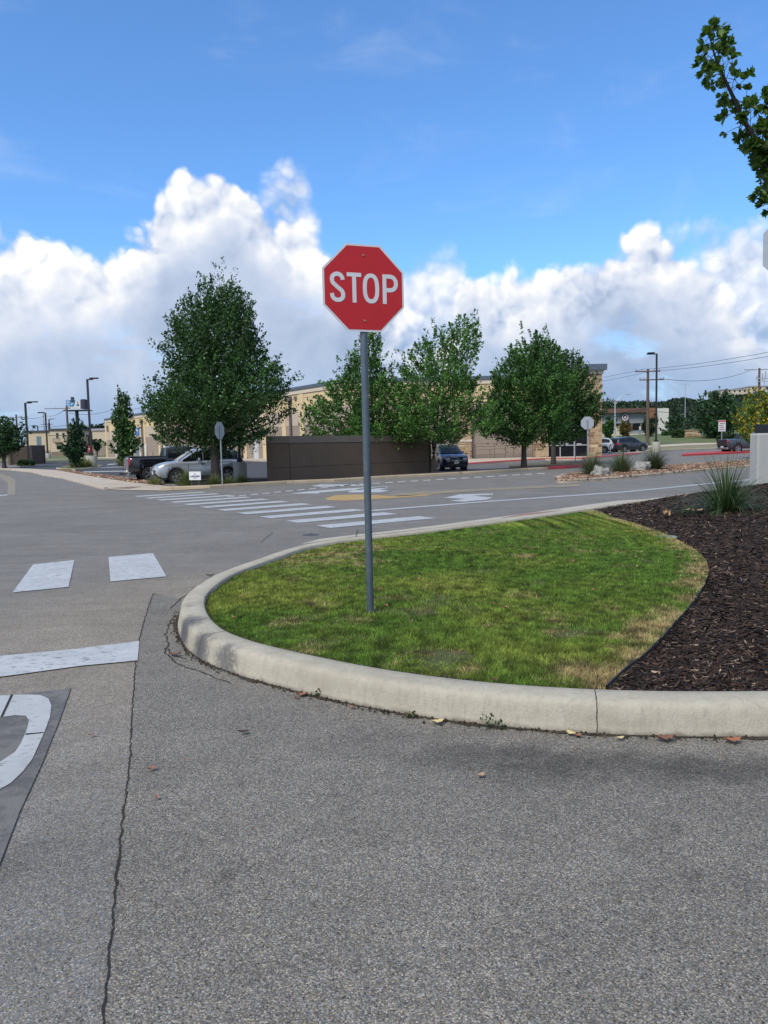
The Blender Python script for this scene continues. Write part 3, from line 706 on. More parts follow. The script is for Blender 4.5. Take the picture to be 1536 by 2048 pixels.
rockbed = GP([(112, 939), (117, 941), (167, 950), (208, 956.7), (270, 966), (320, 971), (325, 968), (300, 963), (208, 951), (150, 943)])
drape('rock_bed', [(p.x, p.y) for p in rockbed], .03, mat('rock_bed', (.20, .12, .085), .95, .4, 3, bump=.6, bscale=8))
bed = GP([(345, 966), (360, 974.6), (420, 975.3), (500, 970), (537, 967), (537, 957), (470, 957.5), (400, 960)])
drape('mulch_bed', [(p.x, p.y) for p in bed], .06, M_mulchbase)
# parking lots
drape('parking_lot', [(p.x, p.y) for p in GP([(38, 936), (45, 929), (95, 924), (215, 921), (300, 919.5), (420, 918.5), (560, 917), (560, 955), (470, 957), (400, 960), (345, 966), (300, 963), (208, 951), (150, 943), (112, 939)])], .006, M_lot)
drape('parking_lot', [(p.x, p.y) for p in GP([(860, 946), (936, 943), (1022, 938), (1110, 930), (1200, 924), (1240, 919), (1091, 922), (936, 932), (860, 937)])], .006, M_lot2)
for a, b in (((180, 937), (262, 934)), ((150, 945), (262, 943)), ((215, 930), (262, 927))):
    mark([a, b, (b[0], b[1] - 1.6), (a[0], a[1] - 1.6)], M_white, .012)
# kerbed lot island with the dark tree and ornamental grass
isl = GP([(120, 941), (150, 941.5), (196, 935), (205, 932), (190, 930), (150, 930), (125, 935)])
drape('lot_island', [(p.x, p.y) for p in isl], .12, M_soil, skirt=.15); kerbline([(112, 938), (150, 942), (196, 936), (206, 932.5)], M_conc2, hgt=.13)
# store pavement with red kerb
fr = [(845, 937.5), (936, 931.5), (1010, 926), (1091, 921), (1140, 920.5), (1163, 920.5), (1197, 917.5), (1240, 913.5), (1268, 910.5), (1281, 908.8)]
drape('store_pavement', [(p.x, p.y) for p in GP(fr)] + [(p.x, p.y) for p in GP([(1281, 905.5), (1230, 907), (1205, 909)])] + [(21.2, 75.5), (21.2, 74.6), (7, 74.6), (5, 72)], .12, M_conc2, skirt=.15)
kerbline(fr, M_red, side=1, hgt=.19, wid=.8, dz=.06)
# tree island with the red nose
isl2 = GP([(1020, 941), (1097, 938), (1168, 933.5), (1195, 929), (1198, 925.5), (1172, 923.5), (1110, 926), (1060, 930), (1018, 933)])
drape('tree_island', [(p.x, p.y) for p in isl2], .11, mat('island_soil', (.10, .085, .05), .95, .3, 2, c2=(.10, .13, .05), c2s=.6), skirt=.13)
# rocky median
medpx = [(1111, 961), (1118, 966), (1160, 965), (1250, 958.5), (1350, 949), (1440, 941), (1560, 930), (1560, 918), (1500, 923), (1380, 931), (1300, 937), (1200, 944), (1140, 952), (1120, 955)]
med = catmull([Vector((p.x, p.y, 0)) for p in GP(medpx)], 6, True); ar = sum(a.x * b.y - b.x * a.y for a, b in zip(med, med[1:] + med[:1]))
tag(sweep(med, [(-.01, -.02), (.01, .10), (.04, .15), (.22, .15), (.23, .05)], True, 1 if ar > 0 else -1).build('kerb', mat('median_kerb', (.36, .31, .24), .9, .16, 1.6, bump=.3, c2=(.24, .20, .15), c2s=2)), kind='structure')
drape('median_bed', [(p.x, p.y) for p in med], .10, mat('median_soil', (.20, .12, .09), .95, .4, 3, bump=.5, bscale=10))
def rocks(name, poly, n_, size, pal, label, z=.13, seed=1, stretch=1):
    """loose angular stones, far too many to count"""
    r = np.random.default_rng(seed); ico = bmesh.new(); bmesh.ops.create_icosphere(ico, subdivisions=1, radius=1); bv = np.array([v.co[:] for v in ico.verts]); bf = np.array([[v.index for v in f.verts] for f in ico.faces]); ico.free()
    xs = [p.x for p in poly]; ys = [p.y for p in poly]; Vs = []; Fs = []; Cs = []; k = 0
    while k < n_:
        x, y = r.uniform(min(xs), max(xs)), r.uniform(min(ys), max(ys))
        if not inside(x, y, poly): continue
        s = size * r.uniform(.5, 1.5); q = bv * (1 + r.uniform(-.28, .28, (len(bv), 1))) * np.array((s * r.uniform(.8, 1.5), s * r.uniform(.7, 1.2), s * .55))
        a = r.uniform(0, 6.28); q = q @ np.array([[math.cos(a), math.sin(a), 0], [-math.sin(a), math.cos(a), 0], [0, 0, 1]]) + np.array((x, y, T(x, y) + z))
        Vs.append(q); Fs.append(bf + k * len(bv)); Cs.append(np.repeat((np.array(pal[r.integers(len(pal))]) * r.uniform(.7, 1.2))[None], len(bf), 0)); k += 1
    return tag(fast(name, np.concatenate(Vs), np.concatenate(Fs), leafmat(name + '_m', trans=0, rough=.9), np.concatenate(Cs)), label, 'stones', kind='stuff')
RP = [(.22, .12, .075), (.28, .18, .11), (.13, .075, .05), (.38, .30, .22), (.17, .10, .07), (.10, .06, .045)]
rocks('river_rocks', med, 5200, .062, RP, 'reddish brown loose stones covering the kerbed median', seed=3)
rocks('river_rocks', rockbed, 1500, .085, RP, 'strip of reddish brown stones behind the far left pavement', .05, seed=4)
# right side: thin red kerbed island, far kerbs, verge, path, lawn slope
thin = GP([(1363, 912.5), (1430, 909.5), (1490, 906.5), (1530, 905.5), (1530, 902.5), (1480, 903.5), (1400, 907), (1366, 909.5)])
drape('lot_island', [(p.x, p.y) for p in thin], .16, M_red, skirt=.2)
drape('verge', [(p.x, p.y) for p in GP([(1293, 904), (1330, 902), (1368, 900), (1439, 897.5), (1600, 893), (1600, 884), (1450, 888.5), (1370, 891), (1295, 896)])], .05, mat('dry_verge', (.20, .18, .10), .95, .25, .7, c2=(.14, .15, .06), c2s=.3), skirt=.1)
kerbline([(1270, 906), (1293, 904), (1330, 902), (1368, 900), (1439, 897.5), (1600, 893)], M_conc2, hgt=.13)
drape('pavement', [(p.x, p.y) for p in GP([(1180, 903), (1295, 896.5), (1370, 892), (1450, 889), (1600, 885), (1600, 882), (1450, 886), (1370, 888.2), (1295, 892.5), (1180, 899)])], .09, mat('pale_path', (.44, .38, .30), .9, .08, .5))
lp = [G(1180, 899), G(1295, 892), G(1370, 888), G(1450, 885.6), G(1600, 881.6)]
drape('lawn', [(p.x, p.y) for p in lp] + [(170, 140), (150, 200), (30, 200)], .06, mat('mown_lawn', (.085, .115, .033), .95, .2, .35, c2=(.13, .13, .055), c2s=.12))
# far left strip of verge and path before the distant buildings
drape('verge', [(-150, 128), (-40, 118), (-36, 150), (-150, 160)], .03, mat('left_verge', (.13, .14, .07), .95, .2, .4, c2=(.2, .18, .11), c2s=.2))
# ============================================================ STOP SIGN (main)
M_galv = mat('grey_painted_steel', (.085, .115, .14), .45, .18, 5, metal=.35, c2=(.14, .16, .175), c2s=6)
M_galv2 = mat('galvanised_steel', (.30, .31, .32), .5, .12, 6, metal=.5)
M_alu = mat('aluminium_back', (.40, .43, .46), .45, .08, 4, metal=.4)
M_swhite = mat('sign_white', (.56, .57, .58), .4, .05, 6)
M_sred = mat('sign_red', (.43, .012, .016), .42, .07, 5, spec=.4)
M_bolt = mat('bolt_zinc', (.32, .25, .15), .5, .2, 50, metal=.6)
def octo(r, k=math.pi / 8): return [(r * math.cos(k + i * math.pi / 4), r * math.sin(k + i * math.pi / 4)) for i in range(8)]
def vplate(mb, pts, y0, y1, c=0):   # outline in x,z extruded along y
    n = len(pts); i = len(mb.v); mb.v += [(x, y0, z) for x, z in pts] + [(x, y1, z) for x, z in pts]
    mb.f += [tuple(i + k for k in range(n)), tuple(i + n + k for k in range(n))[::-1]]; mb.c += [c, c]
    for k in range(n): mb.f.append((i + k, i + (k + 1) % n, i + n + (k + 1) % n, i + n + k)); mb.c.append(c)
def stroke(mb, pts, w, y0, y1, closed=False, n=8, straight=False):
    P = [Vector((x, 0, z)) for x, z in pts]
    if not straight: P = catmull(P, n, closed)
    m_ = len(P); Lf, Rg = [], []
    for k in range(m_):
        a = P[(k - 1) % m_ if closed else max(0, k - 1)]; b = P[(k + 1) % m_ if closed else min(m_ - 1, k + 1)]
        t = (b - a).normalized(); nn = Vector((-t.z, 0, t.x)) * w / 2; Lf.append(P[k] + nn); Rg.append(P[k] - nn)
    for k in range(m_ if closed else m_ - 1):
        j = (k + 1) % m_; q = [Lf[k], Lf[j], Rg[j], Rg[k]]
        i = len(mb.v); mb.v += [(p.x, y0, p.z) for p in q] + [(p.x, y1, p.z) for p in q]
        mb.f += [(i, i + 1, i + 2, i + 3), (i + 4, i + 7, i + 6, i + 5), (i, i + 4, i + 5, i + 1), (i + 3, i + 2, i + 6, i + 7), (i, i + 3, i + 7, i + 4), (i + 1, i + 5, i + 6, i + 2)]; mb.c += [0] * 6
def stop_sign(name, label, base, height, yaw, lean=0.0, size=.762, pole_r=.033, letters=True, group=None, face=M_sred, back_front=False, bottom=-.1, pm=None):
    t = thing(name, label, 'stop sign', base, yaw, group); t.rotation_euler = (0, lean, yaw)
    zc = height; R8 = size / 2 / math.cos(math.pi / 8)
    MB().lathe([(pole_r * .2, zc + size * .25), (pole_r, zc + size * .25), (pole_r, bottom)], 20).build('pole', pm or M_galv, t, smooth=True)
    mb = MB(); vplate(mb, [(x, z + zc) for x, z in octo(R8)], -pole_r - .004, -pole_r); mb.build('sign_plate', [M_alu] if not letters else M_swhite, t)
    if letters:
        mb = MB(); vplate(mb, [(x, z + zc) for x, z in octo(R8 - .0195)], -pole_r - .0055, -pole_r - .0042); mb.build('red_face', face, t)
        y0, y1, w_ = -pole_r - .0075, -pole_r - .0057, .0365
        mb = MB(); k = 1.0
        stroke(mb, [(-.2455 + x, zc + z) for x, z in ((.049, .062), (.043, .087), (.024, .106), (0, .112), (-.026, .105), (-.046, .085), (-.049, .058), (-.040, .034), (-.004, .002), (.036, -.030), (.049, -.054), (.048, -.084), (.028, -.106), (0, -.112), (-.027, -.106), (-.046, -.086), (-.053, -.056))], w_, y0, y1)
        mb.box(-.158, -.024, y0, y1, zc + .0955, zc + .130); mb.box(-.109, -.0725, y0, y1, zc - .130, zc + .0955)
        stroke(mb, [(.066, zc + .112), (.036, zc + .103), (.014, zc + .066), (.0075, zc), (.014, zc - .066), (.036, zc - .103), (.066, zc - .112), (.096, zc - .103), (.118, zc - .066), (.1245, zc), (.118, zc + .066), (.096, zc + .103)], w_, y0, y1, closed=True)
        mb.box(.176, .2125, y0, y1, zc - .130, zc + .130)
        stroke(mb, [(.2127, zc + .112), (.250, zc + .112), (.278, zc + .104), (.299, zc + .080), (.3045, zc + .052), (.299, zc + .024), (.278, zc + .001), (.250, zc - .007), (.2127, zc - .007)], w_, y0, y1)
        mb.build('lettering', M_swhite, t)
        for z in (.285, -.285):
            b = MB(); b.lathe([(0, .006), (.009, .006), (.011, 0)], 6, Matrix.Translation((0, -pole_r - .0055, zc + z)) @ Matrix.Rotation(math.pi / 2, 4, 'X')); b.build('bolt', M_bolt, t)
    return t
pb = G(741, 1224, .16)
stop_sign('stop_sign', 'red octagonal stop sign reading STOP on a grey pole in the lawn', pb, 2.825 / .965, R(20)).scale = (.965, .965, .965)
ps = D(1609, 493, 7.9)
t = stop_sign('stop_sign', 'blank silver back of a stop sign cut off by the right picture edge', (ps.x, ps.y, .18), ps.z - .18, R(180 - 8), letters=False, pm=M_galv2)
p = G(1175, 936.5, .1); zc = D(1174.5, 846, p.y).z
stop_sign('stop_sign', 'silver back of a stop sign before the stone corner of the store', p, zc - p.z, R(176), size=.76, letters=False, pm=M_galv2)
p = G(445, 971, .1); zc = D(441.5, 861, p.y).z
stop_sign('stop_sign', 'stop sign seen nearly edge-on beside the big oak and silver car', p, zc - p.z, R(250), size=.76, letters=False, pm=M_galv2)

# ============================================================ FOLIAGE
LM = leafmat('tree_leaves', trans=.15, rough=.5)
M_bark = mat('oak_bark', (.060, .050, .042), .95, .35, 6, bump=.6, bscale=14, streak=True)
M_bark2 = mat('pale_bark', (.16, .14, .12), .95, .3, 6, bump=.4, bscale=14)
def leaves(cent, axis, size, colr, r, flat=.55):
    n = len(cent); a = axis + r.normal(0, .55, (n, 3)); a /= np.linalg.norm(a, axis=1)[:, None]
    b = np.cross(a, r.normal(0, 1, (n, 3))); b /= np.linalg.norm(b, axis=1)[:, None] + 1e-9
    s = (size * r.uniform(.5, 1.45, n))[:, None]; cc_ = np.cross(a, b)
    V = np.stack([cent - a * s * .5, cent + b * s * flat * .5 + a * s * .08 + cc_ * s * .08, cent + a * s * .55, cent - b * s * flat * .5 + a * s * .05 + cc_ * s * .08], 1)
    return V
def tree(name, label, base, outline_, nspr, nleaf, leaf, pal, trunk_r=.15, group=None, seed=1, L=.9, dist=None, limb=14, bark=None, depth=.9, acc=None, fork=None, cat='tree', up=.55, hollow=.45, tightness=.34, clear=None):
    """crown outline read at the tree's own distance: rows of (pixel y, left x, right x)"""
    r = np.random.default_rng(seed); rr = random.Random(seed)
    B = Vector(base); d = dist or B.y
    rows = []
    for (py, xl, xr) in outline_:
        a, b = D(xl, py, d), D(xr, py, d); rows.append(((a.z + b.z) / 2 - B.z, a.x - B.x, b.x - B.x))
    rows.sort(); zs = np.array([q[0] for q in rows]); xl = np.array([q[1] for q in rows]); xr = np.array([q[2] for q in rows])
    t = thing(name, label, cat, B, 0, group)
    zz = np.linspace(zs[0], zs[-1], 200); wz = (np.interp(zz, zs, xr) - np.interp(zz, zs, xl)) ** 1.35 + 1e-3; wz /= wz.sum()
    z = r.choice(zz, nspr, p=wz) + r.uniform(-.05, .05, nspr)
    cx = (np.interp(z, zs, xl) + np.interp(z, zs, xr)) / 2; hw_ = (np.interp(z, zs, xr) - np.interp(z, zs, xl)) / 2
    ph = r.uniform(0, 2 * np.pi, nspr); rad = hw_ * r.uniform(0, 1, nspr) ** hollow
    lump = np.array([1 + .30 * noise.noise(Vector((math.cos(a_) * 1.6, math.sin(a_) * 1.6, z_ * .55 + seed * 3))) for a_, z_ in zip(ph, z)]); rad = rad * lump
    tip = np.stack([cx + rad * np.cos(ph), rad * np.sin(ph) * depth, z], 1)
    kp = np.array([noise.noise(Vector(q) * .85 + Vector((seed * 7, 3, 1))) > -.16 or rr.random() < .25 for q in tip])
    if clear: kp &= ~((tip[:, 1] < clear[0]) & (tip[:, 2] < clear[1]))
    tip = tip[kp]; cx = cx[kp]; z = z[kp]; hw_ = hw_[kp]; rad = rad[kp]; nspr = len(tip)
    ctr = np.stack([cx * .6, 0 * z, zs[0] + (z - zs[0]) * .55], 1)
    dr = tip - ctr; dr /= np.linalg.norm(dr, axis=1)[:, None] + 1e-9; dr[:, 2] += up; dr += r.normal(0, .22, dr.shape); dr /= np.linalg.norm(dr, axis=1)[:, None]
    Ls = L * r.uniform(.55, 1.3, nspr); lng = r.uniform(0, 1, nspr) < .10; Ls = np.where(lng, Ls * 1.5, Ls); tip = tip + dr * (lng * L * r.uniform(.2, .75, nspr))[:, None]
    tone = np.array([.55 * noise.noise(Vector(q) * 1.1 + Vector((seed, 0, 0))) for q in tip]) + r.normal(0, .14, nspr); hue = r.uniform(0, 1, nspr)
    n = nspr * nleaf; si = np.repeat(np.arange(nspr), nleaf); u = r.uniform(0, 1, n) ** .8
    spread = (tightness * Ls[si] * (1.05 - .8 * u))[:, None]
    off = r.normal(0, 1, (n, 3)); off /= np.linalg.norm(off, axis=1)[:, None]; off *= r.uniform(.1, 1, n)[:, None] ** .6
    cent = tip[si] - dr[si] * (Ls[si] * (1 - u))[:, None] + off * spread
    V = leaves(cent, dr[si] * .6 + off * .7, leaf, None, r)
    p0, p1 = np.array(pal[0]), np.array(pal[1]); h = np.clip(hue[si] * .7 + r.uniform(0, .4, n), 0, 1)[:, None]
    C = (p0 * (1 - h) + p1 * h) * (1 + tone[si] + r.normal(0, .15, n))[:, None].clip(.35, 1.8)
    if acc:
        pick = (r.uniform(0, 1, n) < acc[1] * (tip[si][:, 0] < cx[si] + hw_[si] * acc[2]))[:, None]; C = np.where(pick, np.array(acc[0]) * r.uniform(.7, 1.2, n)[:, None], C)
    fast('crown', V.reshape(-1, 3), np.arange(n * 4).reshape(-1, 4), LM, C, parent=t)
    # trunk and limbs
    mb = MB(); ztop = zs[0] + (zs[-1] - zs[0]) * .80; zf = fork if fork else zs[0] + (zs[-1] - zs[0]) * .12
    ctop = np.interp(ztop, zs, (xl + xr) / 2)
    tp = []
    for k in range(11):
        q = k / 10; zq = -.1 + (ztop + .1) * q; tp.append(Vector((ctop * max(0, (zq - zf * .6) / ztop) ** 1.3 + .05 * math.sin(3 * q + seed) * (q > .1) * q, .04 * math.cos(4 * q + seed) * q, zq)))
    mb.tube(tp, [trunk_r * (1.25 if k == 0 else 1.0 - .85 * (k / 10) ** 1.1) for k in range(11)], 9)
    idx = r.choice(nspr, min(nspr, limb * 3), replace=False)
    for j, i in enumerate(idx):
        e = Vector(tip[i] - dr[i] * Ls[i] * .35); zq = max(zf, min(ztop * .92, e.z - .55 * math.hypot(e.x, e.y) - .2)); q = (zq + .1) / (ztop + .1)
        s = tp[min(9, int(q * 10))].lerp(tp[min(10, int(q * 10) + 1)], q * 10 % 1); md = s.lerp(e, .5) + Vector((0, 0, -.12 * (e - s).length)) + Vector((rr.uniform(-.1, .1), rr.uniform(-.1, .1), 0))
        r1 = trunk_r * (.42 if j < limb * .5 else .22) * max(.3, 1 - q * .7)
        mb.tube([s, s.lerp(md, .6), md.lerp(e, .35), e], [r1, r1 * .75, r1 * .5, r1 * .15], 5, cap=False)
    mb.build('trunk', bark or M_bark, t, smooth=True)
    return t
G1, G2 = (.032, .088, .020), (.068, .155, .032)
tree('oak_tree', 'large dark green oak with pointed crown over the silver car', G(432, 966, .1),
     [(545, 425, 445), (566, 385, 478), (604, 362, 515), (640, 325, 530), (690, 330, 552), (740, 335, 568), (770, 284, 576), (810, 268, 574), (840, 276, 566), (860, 284, 568), (876, 310, 545), (884, 340, 505)], 2100, 44, .13, ((.020, .056, .018), (.054, .122, .030)), .24, seed=3, clear=(-.9, 3.3), L=1.25, fork=2.2, hollow=.42)
tree('ash_tree', 'bushy green tree right behind the near stop sign pole', (D(750, 900, 47).x, 47.2, 0),
     [(655, 730, 765), (700, 690, 775), (740, 665, 785), (780, 625, 830), (810, 612, 860), (840, 608, 875), (866, 602, 870), (876, 635, 850)], 1150, 34, .15, ((.040, .105, .022), (.080, .175, .036)), .16, seed=5, L=.95, fork=2.2, group='young street trees by the brown enclosure')
tree('ash_tree', 'loose airy green tree rising at the right end of the brown enclosure', G(868, 944, .1),
     [(622, 905, 925), (645, 880, 965), (672, 825, 975), (700, 805, 975), (740, 782, 980), (790, 765, 1000), (830, 745, 1018), (855, 772, 1015), (870, 800, 960), (878, 840, 930)], 980, 34, .15, ((.044, .115, .024), (.090, .195, .038)), .17, seed=11, L=.95, fork=1.7, limb=22, group='young street trees by the brown enclosure')
tree('oak_tree', 'round dark green tree on the beige kerb in front of the brick pillars', G(1048, 936, .1),
     [(662, 1040, 1100), (690, 1015, 1125), (720, 985, 1135), (760, 958, 1150), (800, 950, 1155), (835, 942, 1158), (862, 952, 1150), (876, 985, 1130)], 1400, 34, .155, (G1, G2), .19, seed=21, L=1.0, fork=2.2)
tree('oak_tree', 'green tree with drooping crown before the glass store entrance', G(1107, 928.5, .1),
     [(698, 1110, 1150), (720, 1085, 1175), (760, 1080, 1196), (800, 1075, 1212), (830, 1080, 1208), (855, 1085, 1196), (872, 1090, 1165)], 950, 34, .17, ((.026, .068, .018), (.05, .108, .028)), .19, seed=23, L=1.15, fork=2.4)
tree('maple_tree', 'slender upright light green tree behind the black pickup', (D(248, 900, 68).x, 68, T(0, 68)),
     [(776, 240, 252), (800, 228, 262), (840, 226, 268), (866, 215, 280), (885, 212, 290), (900, 222, 275), (909, 240, 260)], 210, 30, .24, ((.034, .085, .022), (.06, .13, .032)), .13, seed=31, L=1.1, limb=8)
tree('cedar_elm', 'dark narrow tree on the grassy lot island near the tall lamp', G(150, 936, .1),
     [(838, 142, 158), (860, 134, 168), (880, 126, 174), (900, 122, 178), (910, 128, 172), (915, 140, 160)], 170, 26, .26, ((.016, .045, .022), (.03, .07, .03)), .12, seed=33, L=1.1, limb=8)
tree('live_oak', 'broad dark tree at the left edge above the brown wall', G(9, 936, .05),
     [(833, -25, 35), (845, -50, 44), (865, -62, 54), (885, -62, 57), (895, -55, 45), (902, -30, 25)], 330, 30, .27, ((.022, .058, .022), (.045, .10, .035)), .22, seed=35, L=1.3, limb=8, fork=1.8)
tree('live_oak', 'small round dark tree in front of the distant store archway', (D(194, 905, 150).x, 150, T(-50, 150)),
     [(872, 187, 202), (880, 182, 206), (890, 182, 206), (897, 188, 200)], 60, 26, .36, ((.014, .034, .022), (.022, .05, .03)), .16, seed=37, L=1.2, limb=5)
tree('live_oak', 'large rounded dark green tree by the stone wall at far right', (D(1418, 890, 128).x, 128, T(60, 128)),
     [(778, 1412, 1440), (790, 1400, 1470), (810, 1392, 1482), (835, 1384, 1486), (855, 1388, 1480), (866, 1400, 1465), (870, 1412, 1440)], 380, 34, .42, ((.022, .058, .024), (.045, .095, .038)), .28, seed=41, L=2.0, limb=10, fork=2.2)
tree('flowering_tree', 'yellow flowering bushy tree behind the concrete sign base', (D(1525, 900, 62).x, 62, T(30, 62)),
     [(772, 1505, 1560), (790, 1482, 1590), (820, 1466, 1600), (850, 1470, 1600), (875, 1486, 1600), (897, 1500, 1590), (906, 1505, 1560)], 420, 34, .20, ((.06, .12, .025), (.11, .17, .035)), .12, seed=43, L=1.0, limb=10, acc=((.48, .36, .02), .24, .25), hollow=.5)
for k, (lab, px_, py_, d_, ol, pal) in enumerate([
    ('slim green tree left of the rust coloured one by the restaurant', 1217, 872, 150, [(831, 1212, 1222), (842, 1204, 1228), (860, 1200, 1232), (870, 1210, 1225)], ((.03, .08, .025), (.05, .11, .03))),
    ('small rust and green tree in front of the restaurant sign', 1251, 873, 150, [(841, 1245, 1256), (850, 1238, 1262), (862, 1236, 1264), (869, 1245, 1257)], ((.17, .085, .035), (.08, .10, .03))),
    ('dark green tree behind the utility pole by the restaurant', 1298, 876, 150, [(834, 1290, 1310), (845, 1285, 1313), (858, 1284, 1313), (868, 1294, 1306)], ((.018, .05, .022), (.035, .075, .03))),
    ('spreading dark tree between the restaurant and the stone wall', 1338, 870, 165, [(826, 1340, 1366), (838, 1330, 1378), (850, 1318, 1384), (860, 1322, 1380), (868, 1335, 1368)], ((.018, .05, .022), (.032, .07, .032)))]):
    bx = D(px_, py_, d_); tree('roadside_tree', lab, (bx.x, d_, T(bx.x, d_)), ol, 90, 26, .5, pal, .13, seed=50 + k, L=1.6, limb=5, group='small trees around the restaurant')
for k, (lab, x0, x1, y0) in enumerate([('leftmost low tree top behind the far store roofs', 157, 172, 848), ('middle round tree top behind the far store roofs', 172, 190, 849), ('rightmost broad tree top behind the far store roofs', 186, 212, 847)]):
    bx = D((x0 + x1) / 2, 880, 260); tree('distant_tree', lab, (bx.x, 260, T(bx.x, 260)), [(y0, x0 + 5, x1 - 5), (y0 + 4, x0, x1), (y0 + 10, x0, x1), (y0 + 14, x0 + 4, x1 - 4)], 60, 20, .7, ((.02, .045, .03), (.03, .06, .035)), .25, seed=60 + k, L=1.8, limb=4, group='trees behind the far stores')

# near red oak at the right edge: real lobed leaves
def oak_leaf():
    P = [(0, 0), (.05, .12), (.20, .13), (.10, .24), (.30, .33), (.34, .46), (.14, .42), (.12, .55), (.30, .70), (.26, .80), (.10, .72), (.07, .86), (.0, 1.0)]
    return P, [(-x, y) for x, y in P[1:-1]][::-1]
def red_oak():
    base = Vector((6.6, 9.4, .15)); t = thing('red_oak', 'oak branch with pointed lobed leaves reaching in at the upper right', 'tree', base)
    Rp, Lp = oak_leaf(); full = Rp + Lp; r = random.Random(5); P3 = [Vector((x, y, 0)) for x, y in full]
    tri_bm = bmesh.new(); f = tri_bm.faces.new([tri_bm.verts.new(p) for p in P3]); res = bmesh.ops.triangulate(tri_bm, faces=[f]); tri_bm.verts.index_update()
    tf = np.array([[v.index for v in q.verts] for q in tri_bm.faces]); tv = np.array([v.co[:] for v in tri_bm.verts]); tri_bm.free()
    twigs = []; mbt = MB()
    def path(pts, r0_, r1_): 
        P = catmull([Vector(p) - base for p in pts], 6); mbt.tube(P, [r0_ + (r1_ - r0_) * k / (len(P) - 1) for k in range(len(P))], 6); return P
    main = path([base, base + Vector((.05, 0, 2.0)), base + Vector((0, .05, 4.2)), base + Vector((.05, 0, 6.6)), base + Vector((0, 0, 8.0))], .13, .02)
    b1 = path([base + Vector((0, 0, 2.4)), D(1640, 440, 9.0), D(1560, 345, 8.7), D(1500, 262, 8.4), D(1462, 185, 8.2), D(1432, 118, 8.05), D(1418, 66, 8.0)], .05, .004)
    b2 = path([base + Vector((0, 0, 2.2)), D(1640, 500, 9.0), D(1580, 420, 8.8), D(1545, 345, 8.7), D(1534, 300, 8.7)], .04, .004)
    cl = []
    for k, p in enumerate(b1[12:]):
        q = k / (len(b1) - 12); n_ = 3 if q > .35 else 4
        for _ in range(n_): cl.append((p, .07 + .20 * (math.sin(min(1, q * 1.15) * 3.0) ** .7 if q < .95 else .3), q))
    for k, p in enumerate(b2[8:]):
        for _ in range(4): cl.append((p, .20, 0))
    for (px_, py_, w_) in ((1536, 245, 10), (1530, 330, 14), (1545, 200, 8), (1560, 180, 8), (1534, 380, 10), (1552, 300, 12), (1560, 360, 10), (1542, 555, 1), (1548, 20, 2), (1550, 590, 3), (1545, 410, 5), (1515, 205, 4), (1505, 290, 7), (1478, 262, 4), (1415, 120, 3), (1420, 160, 3), (1470, 160, 4)):
        for _ in range(int(w_)): cl.append((D(px_, py_, 8.5) - base, .12, .2))
    for _ in range(650):       # rest of the crown, beyond the frame
        a = r.uniform(0, 6.28); z = r.uniform(2.3, 8.4); w_ = 1.7 * math.sin(math.pi * min(1, (z - 1.6) / 7.2)) ** .6 * r.random() ** .5
        p = Vector((.5 + w_ * math.cos(a), w_ * math.sin(a), z))
        wx = p + base
        if wx.x < .52 * wx.y + .62 : continue
        cl.append((p, .22, 0))
    for k in range(26):
        a = r.uniform(0, 6.28); z = r.uniform(2.5, 7); e = Vector((.6 + 1.2 * math.cos(a), 1.2 * math.sin(a), z + .8))
        s = Vector((0, 0, z - .4)); mbt.tube([s, s.lerp(e, .5) + Vector((0, 0, -.1)), e], [.03, .018, .004], 5)
    VV = []; FF = []; CC = []; n_ = 0
    for p, w_, q in cl:
        dv_ = Vector((r.gauss(0, 1), r.gauss(0, 1), r.gauss(0, 1))).normalized(); tipc = p + dv_ * w_ * r.uniform(.5, 1.0)
        mbt.tube([p, p.lerp(tipc, .6) + Vector((0, 0, .01)), tipc], [.004, .003, .002], 4, cap=False)
        for _ in range(5):
            a = (dv_ * .7 + Vector((r.gauss(0, .8), r.gauss(0, .8), r.gauss(0, .6) + .1))).normalized(); b = a.cross(Vector((r.gauss(0, 1), r.gauss(0, 1), r.gauss(0, 1)))).normalized(); nn = a.cross(b)
            s = r.uniform(.068, .11); o = tipc
            vv = np.array(o)[None] + tv[:, :1] * s * np.array(b) + tv[:, 1:2] * s * np.array(a) + (np.abs(tv[:, :1]) ** 1.5 * s * .5 - tv[:, 1:2] ** 2 * s * .2) * np.array(nn)
            VV.append(vv); FF.append(tf + n_ * len(tv)); c = np.array((.060, .125, .025)) * (1 - .5 * (k := r.random())) + np.array((.12, .19, .035)) * k * .6
            CC.append(np.repeat(c[None] * r.uniform(.7, 1.2), len(tf), 0)); n_ += 1
    fast('crown', np.concatenate(VV), np.concatenate(FF), leafmat('oak_leaves', trans=.38, rough=.45), np.concatenate(CC), parent=t)
    mbt.build('trunk', M_bark, t, smooth=True)
red_oak()

